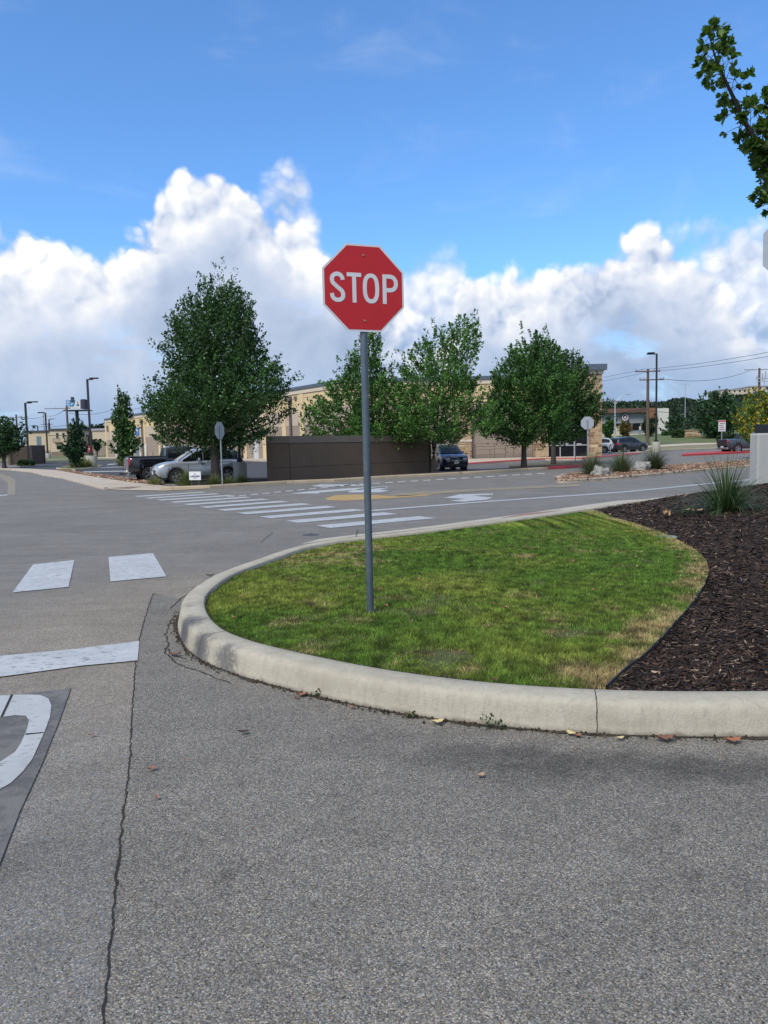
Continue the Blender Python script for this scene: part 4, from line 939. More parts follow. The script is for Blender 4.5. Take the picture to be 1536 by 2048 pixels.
# tufted grasses and the big yucca
def tuft(name, label, base, n_, h, spread, wd, pal, seed, group=None, cat='plant', droop=.9, ring=.15, seg=5):
    r = np.random.default_rng(seed); t = tag(fast(name, *_tuft(r, n_, h, spread, wd, droop, ring, seg, pal)[:2], LM, _tuft_c, loc=base), label, cat, group); return t
def _tuft(r, n_, h, spread, wd, droop, ring, seg, pal):
    global _tuft_c
    a = r.uniform(0, 2 * np.pi, n_); out = r.uniform(.02, 1, n_) ** .7; ln = h * r.uniform(.65, 1.15, n_); V = np.zeros((n_, seg + 1, 2, 3)); dirv = np.stack([np.cos(a), np.sin(a)], 1)
    p = np.stack([dirv[:, 0] * ring * out, dirv[:, 1] * ring * out, np.zeros(n_)], 1); ang = np.pi / 2 - out * spread * r.uniform(.6, 1.1, n_); side = np.stack([-dirv[:, 1], dirv[:, 0], np.zeros(n_)], 1)
    for k in range(seg + 1):
        w_ = wd * (1 - (k / seg) ** 1.6) + wd * .06; V[:, k, 0] = p - side * w_; V[:, k, 1] = p + side * w_
        st = (ln / seg)[:, None]; p = p + np.stack([dirv[:, 0] * np.cos(ang), dirv[:, 1] * np.cos(ang), np.sin(ang)], 1) * st; ang = ang - droop * out * (k + 1) / seg * .55
        p[:, 2] = np.maximum(p[:, 2], .01)
    F_ = []
    for k in range(seg): F_.append(np.stack([np.full(n_, 0) + np.arange(n_) * (seg + 1) * 2 + q for q in (2 * k, 2 * k + 1, 2 * k + 3, 2 * k + 2)], 1))
    F_ = np.stack(F_, 1).reshape(-1, 4); k = r.uniform(0, 1, n_)[:, None]; C = (np.array(pal[0]) * (1 - k) + np.array(pal[1]) * k) * r.uniform(.7, 1.25, n_)[:, None]
    _tuft_c = np.repeat(C, seg, 0); return V.reshape(-1, 3), F_
def tuft(name, label, base, n_, h, spread, wd, pal, seed, group=None, cat='plant', droop=.9, ring=.15, seg=5):
    V, F_ = _tuft(np.random.default_rng(seed), n_, h, spread, wd, droop, ring, seg, pal)
    return tag(fast(name, V, F_, LM, _tuft_c, loc=base), label, cat, group)
p = G(1452, 1020, .28); p.z = mz(p.x, p.y) - .02
tuft('yucca', 'large spiky dark green yucca clump in the mulch bed', p, 560, 1.18, 1.75, .0075, ((.035, .070, .028), (.085, .13, .052)), 3, droop=1.0, ring=.26, seg=8)
yp = ((.075, .105, .055), (.15, .17, .085))
for k, (px_, py_, s_, lab) in enumerate([(1185, 949, .95, 'left'), (1242, 944, .95, 'middle'), (1308, 939, 1.05, 'right')]):
    tuft('grass_clump', {'left': 'arching grass clump nearest the tip of the rocky median', 'middle': 'grey green grass clump between the two white boulders', 'right': 'tall dark spiky grass clump right of the boulders on the median'}[lab], G(px_, py_, .12), 800, s_ * 1.25, 1.5, .009, yp if k < 2 else ((.04, .055, .03), (.10, .125, .06)), 7 + k, 'grass clumps on the rocky median', ring=.28)
for k, (px_, py_, s_, lab) in enumerate([(372, 972, .95, 'green grass tuft at the front of the silver car'), (428, 971, .6, 'low grass tuft under the oak trunk'), (456, 970, .5, 'low grass tuft between the sign post and concrete lamp base'), (309, 968, .45, 'small yellowish tuft by the front bumper of the silver car'),
                                        (149, 936, 1.1, 'pale wispy grass around the dark tree on the lot island'), (165, 935, 1.1, 'pale wispy grass right of the dark tree on the lot island'), (176, 934, 1.0, 'pale wispy grass against the tall lamp base'), (244, 932, 1.3, 'wispy grass clump behind the tail of the black pickup'), (483, 966, .45, 'low grass tuft before the concrete lamp base')]):
    tuft('grass_tuft', lab, G(px_, py_, .06), 260, s_ * 1.0, 1.2, .010 if k < 4 else .018, ((.07, .11, .035), (.15, .17, .06)) if k in (0, 1, 2, 8) else ((.14, .16, .06), (.26, .26, .10)), 20 + k, 'ornamental grass tufts in the parking lot beds', ring=.3)

# hedges
def hedge(name, label, px0, px1, py_b, py_t, d, seed, pal=((.02, .055, .018), (.045, .09, .028)), dep=1.5, group=None):
    a, b = D(px0, py_b, d), D(px1, py_b, d); h = D(px0, py_t, d).z - T(a.x, d) ; z0 = T((a.x + b.x) / 2, d); L_ = b.x - a.x; h = D((px0 + px1) / 2, py_t, d).z - z0; r = np.random.default_rng(seed); n = 2600
    c = np.stack([r.uniform(0, L_, n), r.uniform(-dep / 2, dep / 2, n), h * r.uniform(.02, 1, n) ** .6], 1); c[:, 2] *= (1 - .25 * (np.abs(c[:, 0] / L_ - .5) * 2) ** 6); V = leaves(c, np.array((0, -.3, .6))[None], .26, None, r, .8)
    k = r.uniform(0, 1, n)[:, None]; C = np.array(pal[0]) * (1 - k) + np.array(pal[1]) * k
    return tag(fast(name, V.reshape(-1, 3), np.arange(n * 4).reshape(-1, 4), LM, C, loc=(a.x, d, z0)), label, 'hedge', group)
hedge('hedge', 'clipped dark hedge left of the tan stone wall', 1345, 1366, 878, 860, 132, 1)
hedge('hedge', 'low bright green hedge on the slope by the white wall', 1325, 1349, 873, 863, 150, 2, ((.03, .08, .02), (.05, .11, .03)))
hedge('hedge', 'dark bushes behind the grey pickup at right', 1440, 1500, 897, 868, 112, 3, ((.012, .03, .015), (.03, .06, .02)), 3)
hedge('hedge', 'low bushes at the foot of the brown wall at far left', 38, 66, 930, 921, 88, 4, ((.03, .07, .03), (.05, .1, .04)), .8)

# boulders
def boulder(label, px_, py_, sx_, sz_, seed):
    bm = bmesh.new(); bmesh.ops.create_icosphere(bm, subdivisions=4, radius=1)
    for v in bm.verts:
        n_ = noise.fractal(v.co * 1.6 + Vector((seed, 0, 0)), .8, 2, 5); v.co *= 1 + .38 * n_; v.co = Vector((v.co.x * sx_, v.co.y * sx_ * .7, max(-.1, v.co.z) * sz_))
    me = bpy.data.meshes.new('boulder'); bm.to_mesh(me); bm.free(); me.materials.append(mat('limestone', (.30, .29, .27), .95, .3, 3, bump=.8, bscale=9, c2=(.13, .13, .13), c2s=4, c2a=(.48, .62)))
    me.polygons.foreach_set('use_smooth', [True] * len(me.polygons))
    o = bpy.data.objects.new('boulder', me); col.objects.link(o); o.location = G(px_, py_, .10); tag(o, label, 'boulder', 'white boulders on the rocky median')
boulder('white pitted boulder at the foot of the left grass clump', 1201, 951, .48, .42, 1.5); boulder('white mottled boulder wedged between middle and right grass clumps', 1285, 941, .55, .45, 6.2)

# hillside woods (uncountable) on a real hill
def hill():
    mb = MB(); xs = [60 + 12 * i for i in range(40)]; y0 = 300
    prof_ = [(1170, 815), (1200, 806), (1240, 806), (1290, 806), (1330, 808), (1350, 800), (1370, 797), (1385, 803), (1400, 808), (1430, 800), (1470, 792), (1536, 788), (1700, 780)]
    P = [D(x, y, 420) for x, y in prof_]; hx = [q.x for q in P]; hz = [q.z - 6 for q in P]
    g = np.zeros((60, 12)); X = np.linspace(90, 330, 60); Yl = np.linspace(300, 470, 12)
    def hf(x, y): k = min(1, max(0, (y - 300) / 115)); return T(x, y) + (np.interp(x * 420 / max(y, 420) if y > 420 else x * 420 / y, hx, hz) - 3) * (k * k * (3 - 2 * k)) * .97
    for i, x in enumerate(X):
        for j, y in enumerate(Yl): mb.v.append((x, y, float(hf(x, y))))
    for i in range(59):
        for j in range(11): a = i * 12 + j; mb.f.append((a, a + 1, a + 13, a + 12)); mb.c.append(0)
    tag(mb.build('hill', M_soil, smooth=True), kind='structure')
    r = np.random.default_rng(9); n = 3200; x = r.uniform(95, 325, n); y = 300 + 125 * r.uniform(0, 1, n) ** .8; z = np.array([hf(a, b) for a, b in zip(x, y)]); rad = r.uniform(1.6, 3.4, n); m_ = 26; si = np.repeat(np.arange(n), m_)
    o = r.normal(0, 1, (n * m_, 3)); o /= np.linalg.norm(o, axis=1)[:, None]; o[:, 2] = np.abs(o[:, 2]) * .9 + .1; c = np.stack([x, y, z + 1.2], 1)[si] + o * rad[si][:, None] * np.array((1, 1, 1.1)); V = leaves(c, o, 1.3, None, r, .9)
    k = r.uniform(0, 1, n)[si][:, None]; C = (np.array((.016, .036, .020)) * (1 - k) + np.array((.035, .062, .030)) * k) * r.uniform(.7, 1.2, n * m_)[:, None]
    tag(fast('wooded_hill', V.reshape(-1, 3), np.arange(n * m_ * 4).reshape(-1, 4), LM, C), 'dense dark juniper woods covering the hillside at right', 'woods', kind='stuff')
hill()
# ============================================================ ENCLOSURE (brown walls by the road)
def wallmat(name, c, band=.9, **k): return mat(name, c, band, .07, .8, bump=.15, bscale=30, **k)
M_taupe = wallmat('taupe_stucco', (.135, .096, .064)); M_taupel = wallmat('taupe_cap', (.19, .155, .12)); M_groove = mat('groove', (.035, .03, .026), .9)
M_tan = wallmat('yellow_tan_stucco', (.58, .455, .265)); M_pink = wallmat('pinkish_stucco', (.46, .38, .30)); M_greige = wallmat('greige_stucco', (.27, .22, .18)); M_cornice = wallmat('cornice_cream', (.55, .48, .38))
M_coping = mat('blue_grey_coping', (.10, .13, .17), .5, .1, 2, metal=.3); M_brown = mat('brown_metal', (.14, .115, .10), .5, .1, 3)
M_doorw = mat('pale_door', (.48, .49, .48), .5, .06, 3); M_glass = mat('dark_glass', (.010, .011, .014), .3, .1, 1, spec=.12); M_frame = mat('aluminium_frame', (.42, .42, .43), .4, .05, 3, metal=.4)
M_blackm = mat('black_metal', (.018, .02, .026), .5, .1, 6, metal=.2); M_concb = mat('lamp_base_concrete', (.36, .345, .31), .9, .18, 2, bump=.2, c2=(.25, .235, .21), c2s=1.5, streak=True)
def wallbox(mb, a, b, th, z0, z1, out=0.0, c=0):
    """box along a->b (left to right seen from the camera), thickness th going away"""
    a = Vector((a[0], a[1], 0)); b = Vector((b[0], b[1], 0)); t = (b - a).normalized(); n = Vector((-t.y, t.x, 0))
    i = len(mb.v); q = [a - n * out, b - n * out, b + n * th, a + n * th]
    mb.v += [(p.x, p.y, z0) for p in q] + [(p.x, p.y, z1) for p in q]
    for f in ((0, 3, 2, 1), (4, 5, 6, 7), (0, 1, 5, 4), (1, 2, 6, 5), (2, 3, 7, 6), (3, 0, 4, 7)): mb.f.append(tuple(i + k for k in f)); mb.c.append(c)
e0, e1, e2 = G(536, 964), G(580, 962.5), G(863, 944.5)
en = thing('trash_enclosure', 'dark brown stucco enclosure wall behind the beige kerb', 'enclosure', (e1.x, e1.y, 0))
loc = lambda p: Vector((p[0] - e1.x, p[1] - e1.y, 0))
a, b, c_ = loc(e0), Vector((0, 0, 0)), loc(e2); back = Vector((-(c_ - b).normalized().y, (c_ - b).normalized().x, 0)) * 6.5
mb = MB(); aw = e0.to_2d().normalized() * 6.5; al = a + Vector((aw.x + .25, aw.y, 0)); runs = [(a, b), (b, c_), (c_, c_ + back), (c_ + back, al), (al, a)]
for p, q in runs: wallbox(mb, p, q, .24, -.1, 1.93)
mb.build('wall', M_taupe, en)
mb = MB()
for p, q in runs: wallbox(mb, p, q, .25, 1.96, 2.32, out=.015)
mb.build('cap', M_taupel, en)
mb = MB()
for p, q in runs: wallbox(mb, p, q, .2, 1.93, 1.96, out=-.02); 
for p, q in runs[:2]: wallbox(mb, p, q, .1, .70, .725, out=.003)
u_ = (c_ - b).normalized(); wallbox(mb, b - u_ * -.02, b + u_ * .06, .05, 0, 1.93, out=.0045); wallbox(mb, b + u_ * 6.2, b + u_ * 6.23, .05, 0, 1.93, out=.0045)
mb.build('panel_groove', M_groove, en)
# far left enclosure with louvred gate
f0, f1, f2 = G(17, 930), G(63, 928.5), G(91, 927)
ft = thing('trash_enclosure', 'brown walled enclosure with grey louvred gate at the far left', 'enclosure', (f1.x, f1.y, f1.z)); k = f1.y / F
mb = MB(); wallbox(mb, (f0.x - f1.x, f0.y - f1.y), (0, 0), .25, -.2, 2.15); dd_ = Vector((f2.x, f2.y, 0)).normalized() * 5; wallbox(mb, (f2.x - f1.x, f2.y - f1.y), (f2.x - f1.x + dd_.x, f2.y - f1.y + dd_.y), .25, -.2, 2.0); wallbox(mb, (f0.x - f1.x - .2, f0.y - f1.y + 5), (f0.x - f1.x, f0.y - f1.y), .25, -.2, 2.0); mb.build('wall', M_taupe, ft)
mb = MB(); wallbox(mb, (f0.x - f1.x, f0.y - f1.y), (0, 0), .26, 2.15, 2.32, out=.02); mb.build('cap', M_taupel, ft)
mb = MB(); g0, g1 = Vector((.05, 0, 0)), Vector((f2.x - f1.x, f2.y - f1.y, 0)); wallbox(mb, g0, g1, .05, .0, 2.35, out=-.04)
for i in range(14): wallbox(mb, g0, g1, .03, .12 + i * .16, .20 + i * .16, out=.04)
wallbox(mb, g0, g0 + (g1 - g0) * .05, .06, 0, 2.38, out=.06); wallbox(mb, g1 - (g1 - g0) * .05, g1, .06, 0, 2.38, out=.06)
mb.build('gate', mat('dark_louvre', (.055, .055, .065), .5, .1, 3), ft)

# ============================================================ MAIN STORE
yF = 75.0; P1 = Vector((D(692, 900, yF).x, yF, 0)); PR = Vector((D(1197, 900, yF).x, yF, 0))
dL = (D(210, 838, 147.8)); PL = Vector((dL.x, 147.8, 0)); zt = D(900, 753.5, yF).z
st = thing('store_building', 'long tan and taupe store with blue grey roof edge and stone pillars', 'store building', (P1.x, P1.y, 0)); O = Vector((P1.x, P1.y, 0))
uL = (P1 - PL).normalized(); nL = Vector((-uL.y, uL.x, 0)); BR = Vector((PR.x, 150, 0)); BL = PL + Vector((30, 40, 0))
def LW(px):   # distance along the left wall from P1 for a pixel column
    dr_ = ray(px, 900); k = dr_.x / dr_.y; # x = k y ; P1 + s*(PL-P1)dir
    v = -uL; s_ = (k * P1.y - P1.x) / (v.x - k * v.y); return s_
def lw(s_): return P1 - uL * s_ - O
LT = (PL - P1).length
for name, z0, z1, m_, out in (('lower_wall', -.3, 4.15, M_greige, 0), ('middle_wall', 4.15, 5.8, M_pink, 0), ('upper_wall', 5.8, zt - .75, M_tan, 0)):
    mb = MB(); wallbox(mb, PL - O, P1 - O, 4, z0, z1); wallbox(mb, P1 - O, PR - O, 4, z0, z1) if name != 'middle_wall' else wallbox(mb, P1 - O, PR - O, 4, z0, z1)
    wallbox(mb, PR - O, BR - O, 4, z0, z1); wallbox(mb, BL - O, PL - O, 3, z0, z1); wallbox(mb, BR - O, BL - O, 3, z0, z1); mb.build(name, m_, st)
mb = MB()
for p, q in ((PL, P1), (P1, PR), (PR, BR), (BL, PL)): wallbox(mb, p - O, q - O, 4, zt - .75, zt - .3, out=.10)
mb.build('cornice', M_cornice, st)
mb = MB()
for p, q in ((PL, P1), (P1, PR), (PR, BR), (BL, PL)): wallbox(mb, p - O, q - O, 4, zt - .3, zt + .0, out=.22)
mb.build('coping', M_coping, st)
mb = MB(); i0 = len(mb.v); mb.poly([tuple(p - O + Vector((0, 0, zt - .9))) for p in (PL + nL * 2, P1 + Vector((1, 2, 0)), PR + Vector((-1, 2, 0)), BR, BL)]); mb.build('roof', mat('flat_roof', (.4, .4, .38), .9), st)
for px_ in (606, 570, 530, 491, 452, 409, 378, 350, 320, 291, 262, 236, 214):
    s_ = LW(px_); mb = MB(); wallbox(mb, lw(s_ + .45), lw(s_ - .45), .05, -.2, zt - .76, out=.06); mb.build('pilaster', M_tan, st)
mb = MB()
for k in range(28):
    s_ = 2 + k * 3.1; wallbox(mb, lw(s_ + .025), lw(s_), .03, 0, zt - .8, out=.003)
for z in (1.9, 4.14, 5.79, 7.0): wallbox(mb, lw(LT - .2), lw(.1), .03, z, z + .035, out=.0045)
for k in range(9): wallbox(mb, Vector((1.3 + 2.9 * k, 0, 0)), Vector((1.32 + 2.9 * k, 0, 0)), .03, 3.1, zt - .8, out=.003)
wallbox(mb, Vector((.1, 0, 0)), PR - O - Vector((.1, 0, 0)), .03, 3.05, 3.09, out=.0045); wallbox(mb, Vector((.1, 0, 0)), PR - O - Vector((.1, 0, 0)), .03, 5.79, 5.83, out=.0045)
mb.build('panel_groove', mat('wall_joint', (.17, .135, .105), .9), st)
for px_, w_, h_, m_, nm in ((513, .55, 2.5, M_doorw, 'door'), (402, .6, 2.6, mat('grey_door', (.16, .18, .19), .5), 'door'), (373, .45, 2.3, M_doorw, 'door'), (384, .45, 2.3, M_doorw, 'door'), (234, .9, 3.2, M_doorw, 'door'), (274, 1.0, 3.2, mat('grey_door', (.2, .2, .2), .5), 'door')):
    s_ = LW(px_); mb = MB(); wallbox(mb, lw(s_ + w_ + .12), lw(s_ - w_ - .12), .02, .35, .35 + h_ + .12, out=.04); wallbox(mb, lw(s_ + w_), lw(s_ - w_), .02, .35, .35 + h_, out=.08); mb.build(nm, m_, st)
def pipe(px_, ztop, zbot, r_=.13):
    s_ = LW(px_); p = lw(s_) - nL * .22; mb = MB(); mb.tube([p + Vector((0, 0, zbot)), p + Vector((0, 0, ztop - .5))], r_, 8); mb.tube([p + Vector((0, 0, ztop - .8)), p + Vector((0, 0, ztop - .45)), p + Vector((0, 0, ztop))], [r_, r_ * 2.1, r_ * 2.1], 8)
    mb.build('downspout', M_brown, st)
for px_ in (585.5, 486, 412, 338, 288): pipe(px_, D(585, 793, (O + lw(LW(585))).y).z if px_ > 500 else 7.2, .2)
mb = MB(); s_ = LW(595); wallbox(mb, lw(s_ + .22), lw(s_ - .22), .02, 6.9, 7.3, out=.15); mb.build('wall_light', M_brown, st)
mb = MB(); s_ = LW(218); wallbox(mb, lw(s_ + .5), lw(s_ - .5), .02, 5.9, 6.9, out=.15); mb.build('vent_box', M_brown, st)
s_ = LW(277); mb = MB(); wallbox(mb, lw(s_ + .9), lw(s_ - .9), .02, 4.6, 5.9, out=.14); mb.build('wall_sign', mat('blue_sign', (.03, .20, .55), .5), st)
mb = MB(); wallbox(mb, lw(s_ + .6), lw(s_ - .5), .02, 5.2, 5.6, out=.16); mb.build('wall_sign', M_swhite, st)
# stone veneer
def stone(name, tint=(1, 1, 1), s_=1.0):
    m = bpy.data.materials.new(name); m.use_nodes = True; t = m.node_tree; n = NT(t); b = t.nodes['Principled BSDF']; pos = t.nodes.new('ShaderNodeTexCoord').outputs['Object']
    sp_ = t.nodes.new('ShaderNodeSeparateXYZ'); n.set(sp_.inputs[0], pos); cb = t.nodes.new('ShaderNodeCombineXYZ'); n.set(cb.inputs[0], n.math('ADD', sp_.outputs[0], sp_.outputs[1])); n.set(cb.inputs[1], sp_.outputs[2])
    vec = n.vmath('ADD', cb.outputs[0], n.vmath('SCALE', n.vmath('ADD', cb.outputs[0], (0, 0, 0)), 0.0))
    br = t.nodes.new('ShaderNodeTexBrick'); n.set(br.inputs['Vector'], vec); br.inputs['Scale'].default_value = 1 * s_; br.inputs['Brick Width'].default_value = .62; br.inputs['Row Height'].default_value = .24; br.inputs['Mortar Size'].default_value = .016; br.offset = .43; br.squash = 1.4; br.squash_frequency = 3
    br.inputs['Color1'].default_value = (0, 0, 0, 1); br.inputs['Color2'].default_value = (1, 1, 1, 1); br.inputs['Mortar'].default_value = (.5, .5, .5, 1)
    tn = lambda c: tuple(a * q for a, q in zip(c, tint))
    c = n.ramp(br.outputs['Color'], [(0, tn((.13, .075, .035))), (.2, tn((.30, .19, .10))), (.5, tn((.42, .31, .18))), (.8, tn((.36, .26, .16))), (1, tn((.52, .42, .28)))])
    c = n.mix(br.outputs['Fac'], c, tn((.44, .37, .26))); c = n.vmath('SCALE', c, n.mapr(n.noise(pos, 5, 5, .65), .25, .75, .72, 1.2, False)); n.set(b.inputs['Base Color'], c); b.inputs['Roughness'].default_value = .9
    bp = t.nodes.new('ShaderNodeBump'); bp.inputs['Strength'].default_value = .6; bp.inputs['Distance'].default_value = .03; n.set(bp.inputs['Height'], n.noise(pos, 7, 5, .7)); t.links.new(bp.outputs[0], b.inputs['Normal']); return m
M_stone = stone('stone_veneer')
Xp = lambda px_: D(px_, 900, yF).x - O.x
mb = MB(); mb.box(Xp(917), Xp(942), -.45, .1, -.2, zt - 1.9); mb.build('stone_pillar', M_stone, st); mb = MB(); mb.box(Xp(916), Xp(943), -.50, .1, 2.0, 2.2); mb.build('pillar_band', M_cornice, st)
# entrance tower
ztw = D(1190, 729, yF - 1).z; tw0, tw1 = Xp(1067), Xp(1197)
mb = MB()
mb.box(tw0, Xp(1092), -1.2, .3, -.2, ztw - .9); mb.box(Xp(1174), tw1, -1.2, .3, -.2, ztw - .9); mb.box(Xp(1092) + .003, Xp(1174) - .003, -1.15, .3, 5.6, ztw - .9); mb.box(tw1 - 1.6, tw1, .3, 9, -.2, ztw - .9)
mb.build('stone_tower', M_stone, st)
mb = MB(); mb.box(tw0 - .1, tw1 + .12, -1.32, 9, ztw - .9, ztw - .55); mb.build('tower_cornice', M_cornice, st); mb = MB(); mb.box(tw0 - .3, tw1 + .38, -1.6, 9.2, ztw - .55, ztw); mb.build('tower_coping', M_coping, st)
mb = MB(); mb.box(Xp(1092), Xp(1174), -.75, -.70, .12, 5.6); mb.build('glazing', M_glass, st)
mb = MB()
for px_ in (1093, 1116.5, 1144.5, 1172.5): mb.box(Xp(px_) - .05, Xp(px_) + .05, -.83, -.76, .12, 5.6)
zr_ = [.14, D(1120, 892, 74.3).z, 3.6]
for z in zr_: mb.box(Xp(1092), Xp(1174), -.822, -.765, z, z + .10)
mb.build('window_frame', M_frame, st)
def pane(x0, x1, y0, y1, m_, nm='poster', yy=-.765):
    a_, b_ = D(x0, y1, 74.2), D(x1, y0, 74.2); mb = MB(); mb.box(a_.x - O.x, b_.x - O.x, yy - .01, yy, a_.z, b_.z); mb.build(nm, m_, st)
pane(1124, 1135, 867.5, 884, mat('poster_dark', (.10, .13, .2), .4), 'poster', -.762); pane(1124.5, 1135, 867.5, 870, M_swhite, 'poster', -.774); pane(1125.5, 1134.5, 871, 876.5, mat('poster_blue', (.04, .16, .45), .4), 'poster', -.774); pane(1127, 1133, 877, 879.5, mat('poster_pale', (.5, .45, .42), .4), 'poster', -.774)
def scribble(x0, x1, y0, y1, rows, seed, m_=M_swhite, nm='window_lettering'):
    r = random.Random(seed); mb = MB(); a_, b_ = D(x0, y1, 74.2), D(x1, y0, 74.2); rh = (b_.z - a_.z) / rows
    for i in range(rows):
        x = a_.x + (0 if i % 2 else .1)
        while x < b_.x: wd_ = r.uniform(.06, .12); mb.box(x - O.x, x + wd_ - O.x, -.785, -.775, a_.z + i * rh + rh * .15, a_.z + i * rh + rh * r.uniform(.7, .9)); x += wd_ + .035
    mb.build(nm, m_, st)
scribble(1092.5, 1106, 884.5, 891, 2, 1); scribble(1124, 1135, 886, 889.5, 2, 2); scribble(1152, 1163, 886, 889.5, 1, 3)

# handrails
def rail(name, label, pts, h, group=None, m_=None, posts=None, bars=(1.0, .5), cat='railing', r_=.03):
    P = [Vector(p) for p in pts]; t = thing(name, label, cat, P[0], 0, group); mb = MB()
    for b_ in bars: mb.tube([p - P[0] + Vector((0, 0, h * b_)) for p in P], r_, 6)
    mb.build('rail', m_ or M_galv2, t)
    for a_, b_ in zip(P, P[1:]):
        k = max(1, round((b_ - a_).length / 1.8))
        for i in range(k + 1):
            q = a_.lerp(b_, i / k) - P[0]; MB().tube([q + Vector((0, 0, -.1)), q + Vector((0, 0, h))], r_, 6).build('post', m_ or M_galv2, t)
    return t
M_rust = mat('bronze_rail', (.16, .12, .09), .5, .1, 4, metal=.4)
zq = .25
rail('handrail', 'two-bar steel handrail along the taupe wall behind the red kerb', [(Xp(946) + O.x, 73.4, .2), (Xp(1005) + O.x, 73.4, .25)], 1.0, m_=M_rust); rail('handrail', 'long low handrail between the stone pillars', [(Xp(910) + O.x, 74.0, .2), (Xp(1062) + O.x, 74.2, .3)], 1.55, m_=M_rust, bars=(1.0, .82))
a_ = O + lw(LW(515)) - nL * 3; b_ = O + lw(LW(466)) - nL * 3
rail('handrail', 'steel handrail in front of the store wall beside the brown enclosure', [(a_.x, a_.y, .2), (b_.x, b_.y, .3)], 1.45, m_=M_rust)
# raised service walk along the left wall
q0, q1 = O + lw(-2) - nL * 3.2, O + lw(LT) - nL * 3.2; q2, q3 = O + lw(LT), O + lw(0)
drape('service_walk', [(p.x, p.y) for p in (q1, q0, q3, q2)], .14, M_conc2, skirt=.3)
q2_, q3_ = q1 - nL * 4 , q0 - nL * 4
# bollards
for px_, lab in ((307, 'white bollard nearest the black pickup by the store wall'), (345.5, 'white bollard above the cab of the black pickup'), (296, 'white bollard by the pilaster left of the pickup cab')):
    q = O + lw(LW(px_)) - nL * 1.2; tag(MB().lathe([(0, 2.2), (.12, 2.19), (.2, 2.1), (.2, -.1)], 12).build('bollard', M_doorw, loc=(q.x, q.y, T(q.x, q.y) + .14), smooth=True), lab, 'bollard', 'white bollards along the store wall')

# ============================================================ DISTANT BUILDINGS (left)
def block(name, label, px0, px1, py_t, d, dep, wall, trim, cat='building', zb=None, th=.5, side=True):
    a_, b_ = D(px0, 900, d), D(px1, 900, d); zt_ = D((px0 + px1) / 2, py_t, d).z; z0 = zb if zb is not None else T(a_.x, d)
    t = thing(name, label, cat, (a_.x, d, z0)); w_ = b_.x - a_.x; h_ = zt_ - z0; t['_w'] = w_; t['_h'] = h_
    MB().box(0, w_, 0, dep, -1, h_ - th).build('wall', wall, t); MB().box(-.25, w_ + .25, -.25, dep + .25, h_ - th, h_).build('parapet', trim, t)
    del t['_w']; del t['_h']
    return t, w_, h_, (lambda px_: D(px_, 900, d).x - a_.x), (lambda py_, px_=(px0 + px1) / 2: D(px_, py_, d).z - z0)
M_darktrim = mat('dark_roof_trim', (.05, .045, .05), .6); M_cream = wallmat('cream_wall', (.52, .44, .32)); M_blued = mat('blue_grey_door', (.13, .20, .24), .5)
def inset(t, X0, X1, Z0, Z1, m_, nm, y=-.05, dp=.06, par=None): return MB().box(X0, X1, y - dp, y, Z0, Z1).build(nm, m_, par or t)
t, w_, h_, fx, fz = block('store_building', 'plain tan block with tall blue grey doors at the far left', 52, 101, 861, 205, 30, wallmat('distant_tan', (.50, .42, .30)), M_darktrim)
inset(t, fx(74.5), fx(83), 1.2, fz(872.5), M_blued, 'door'); inset(t, fx(78.6), fx(79), 1.2, fz(873), M_darktrim, 'door_gap', -.115, .02); inset(t, -.1, fx(101), 0, fz(901), wallmat('tan_base', (.30, .24, .18)), 'wall_base', -.003, .02)
t, w_, h_, fx, fz = block('store_building', 'tan shop with balcony and two upper windows at the far left', 101.5, 144, 857, 202, 30, M_cream, M_darktrim)
for x in (113.5, 126): w2 = inset(t, fx(x), fx(x + 5.5), fz(876.5), fz(865), mat('window_frame_grey', (.3, .3, .3), .5), 'window'); MB().box(fx(x) + .15, fx(x + 5.5) - .15, -.13, -.112, fz(876.5) + .15, fz(865) - .15).build('pane', M_glass, w2)
bl = MB().box(fx(110), fx(126), -1.4, -.05, fz(885), fz(884)); bl.build('balcony', M_taupel, t)
mb = MB(); [mb.box(fx(110) + i * .3, fx(110) + i * .3 + .08, -1.42, -1.36, fz(884), fz(876)) for i in range(8)]; mb.box(fx(110), fx(126), -1.43, -1.35, fz(876.6), fz(876)); mb.build('balcony_rail', M_taupel, t)
inset(t, fx(114), fx(124), fz(898), fz(892), M_glass, 'shop_window'); inset(t, 0.1, fx(144), 0, fz(903), M_taupel, 'wall_base', -.003, .02)
t, w_, h_, fx, fz = block('store_building', 'pinkish shop row with brown canopy behind the small trees', 143, 187, 862, 215, 25, M_pink, M_taupel)
MB().box(fx(160), fx(187), -3, -.02, fz(872.5), fz(870.8)).build('canopy', mat('brown_canopy', (.10, .05, .03), .6), t)
for x in (171, 186.5): MB().box(fx(x) - .2, fx(x) + .2, -2.9, -2.5, -.5, fz(872.5)).build('canopy_post', mat('brown_canopy', (.10, .05, .03), .6), t)
inset(t, fx(166), fx(185), 0, fz(875), wallmat('recess_pink', (.33, .26, .21)), 'recess_wall')
t, w_, h_, fx, fz = block('store_building', 'low tan shop with pale roof band left of the long store', 186.5, 213, 857, 190, 25, M_cream, mat('lilac_trim', (.35, .33, .36), .7)); inset(t, 0, fx(212), 0, fz(885), M_greige, 'lower_wall')
inset(t, fx(166.5) , fx(169), fz(870.5), fz(867), M_swhite, 'wall_letters')
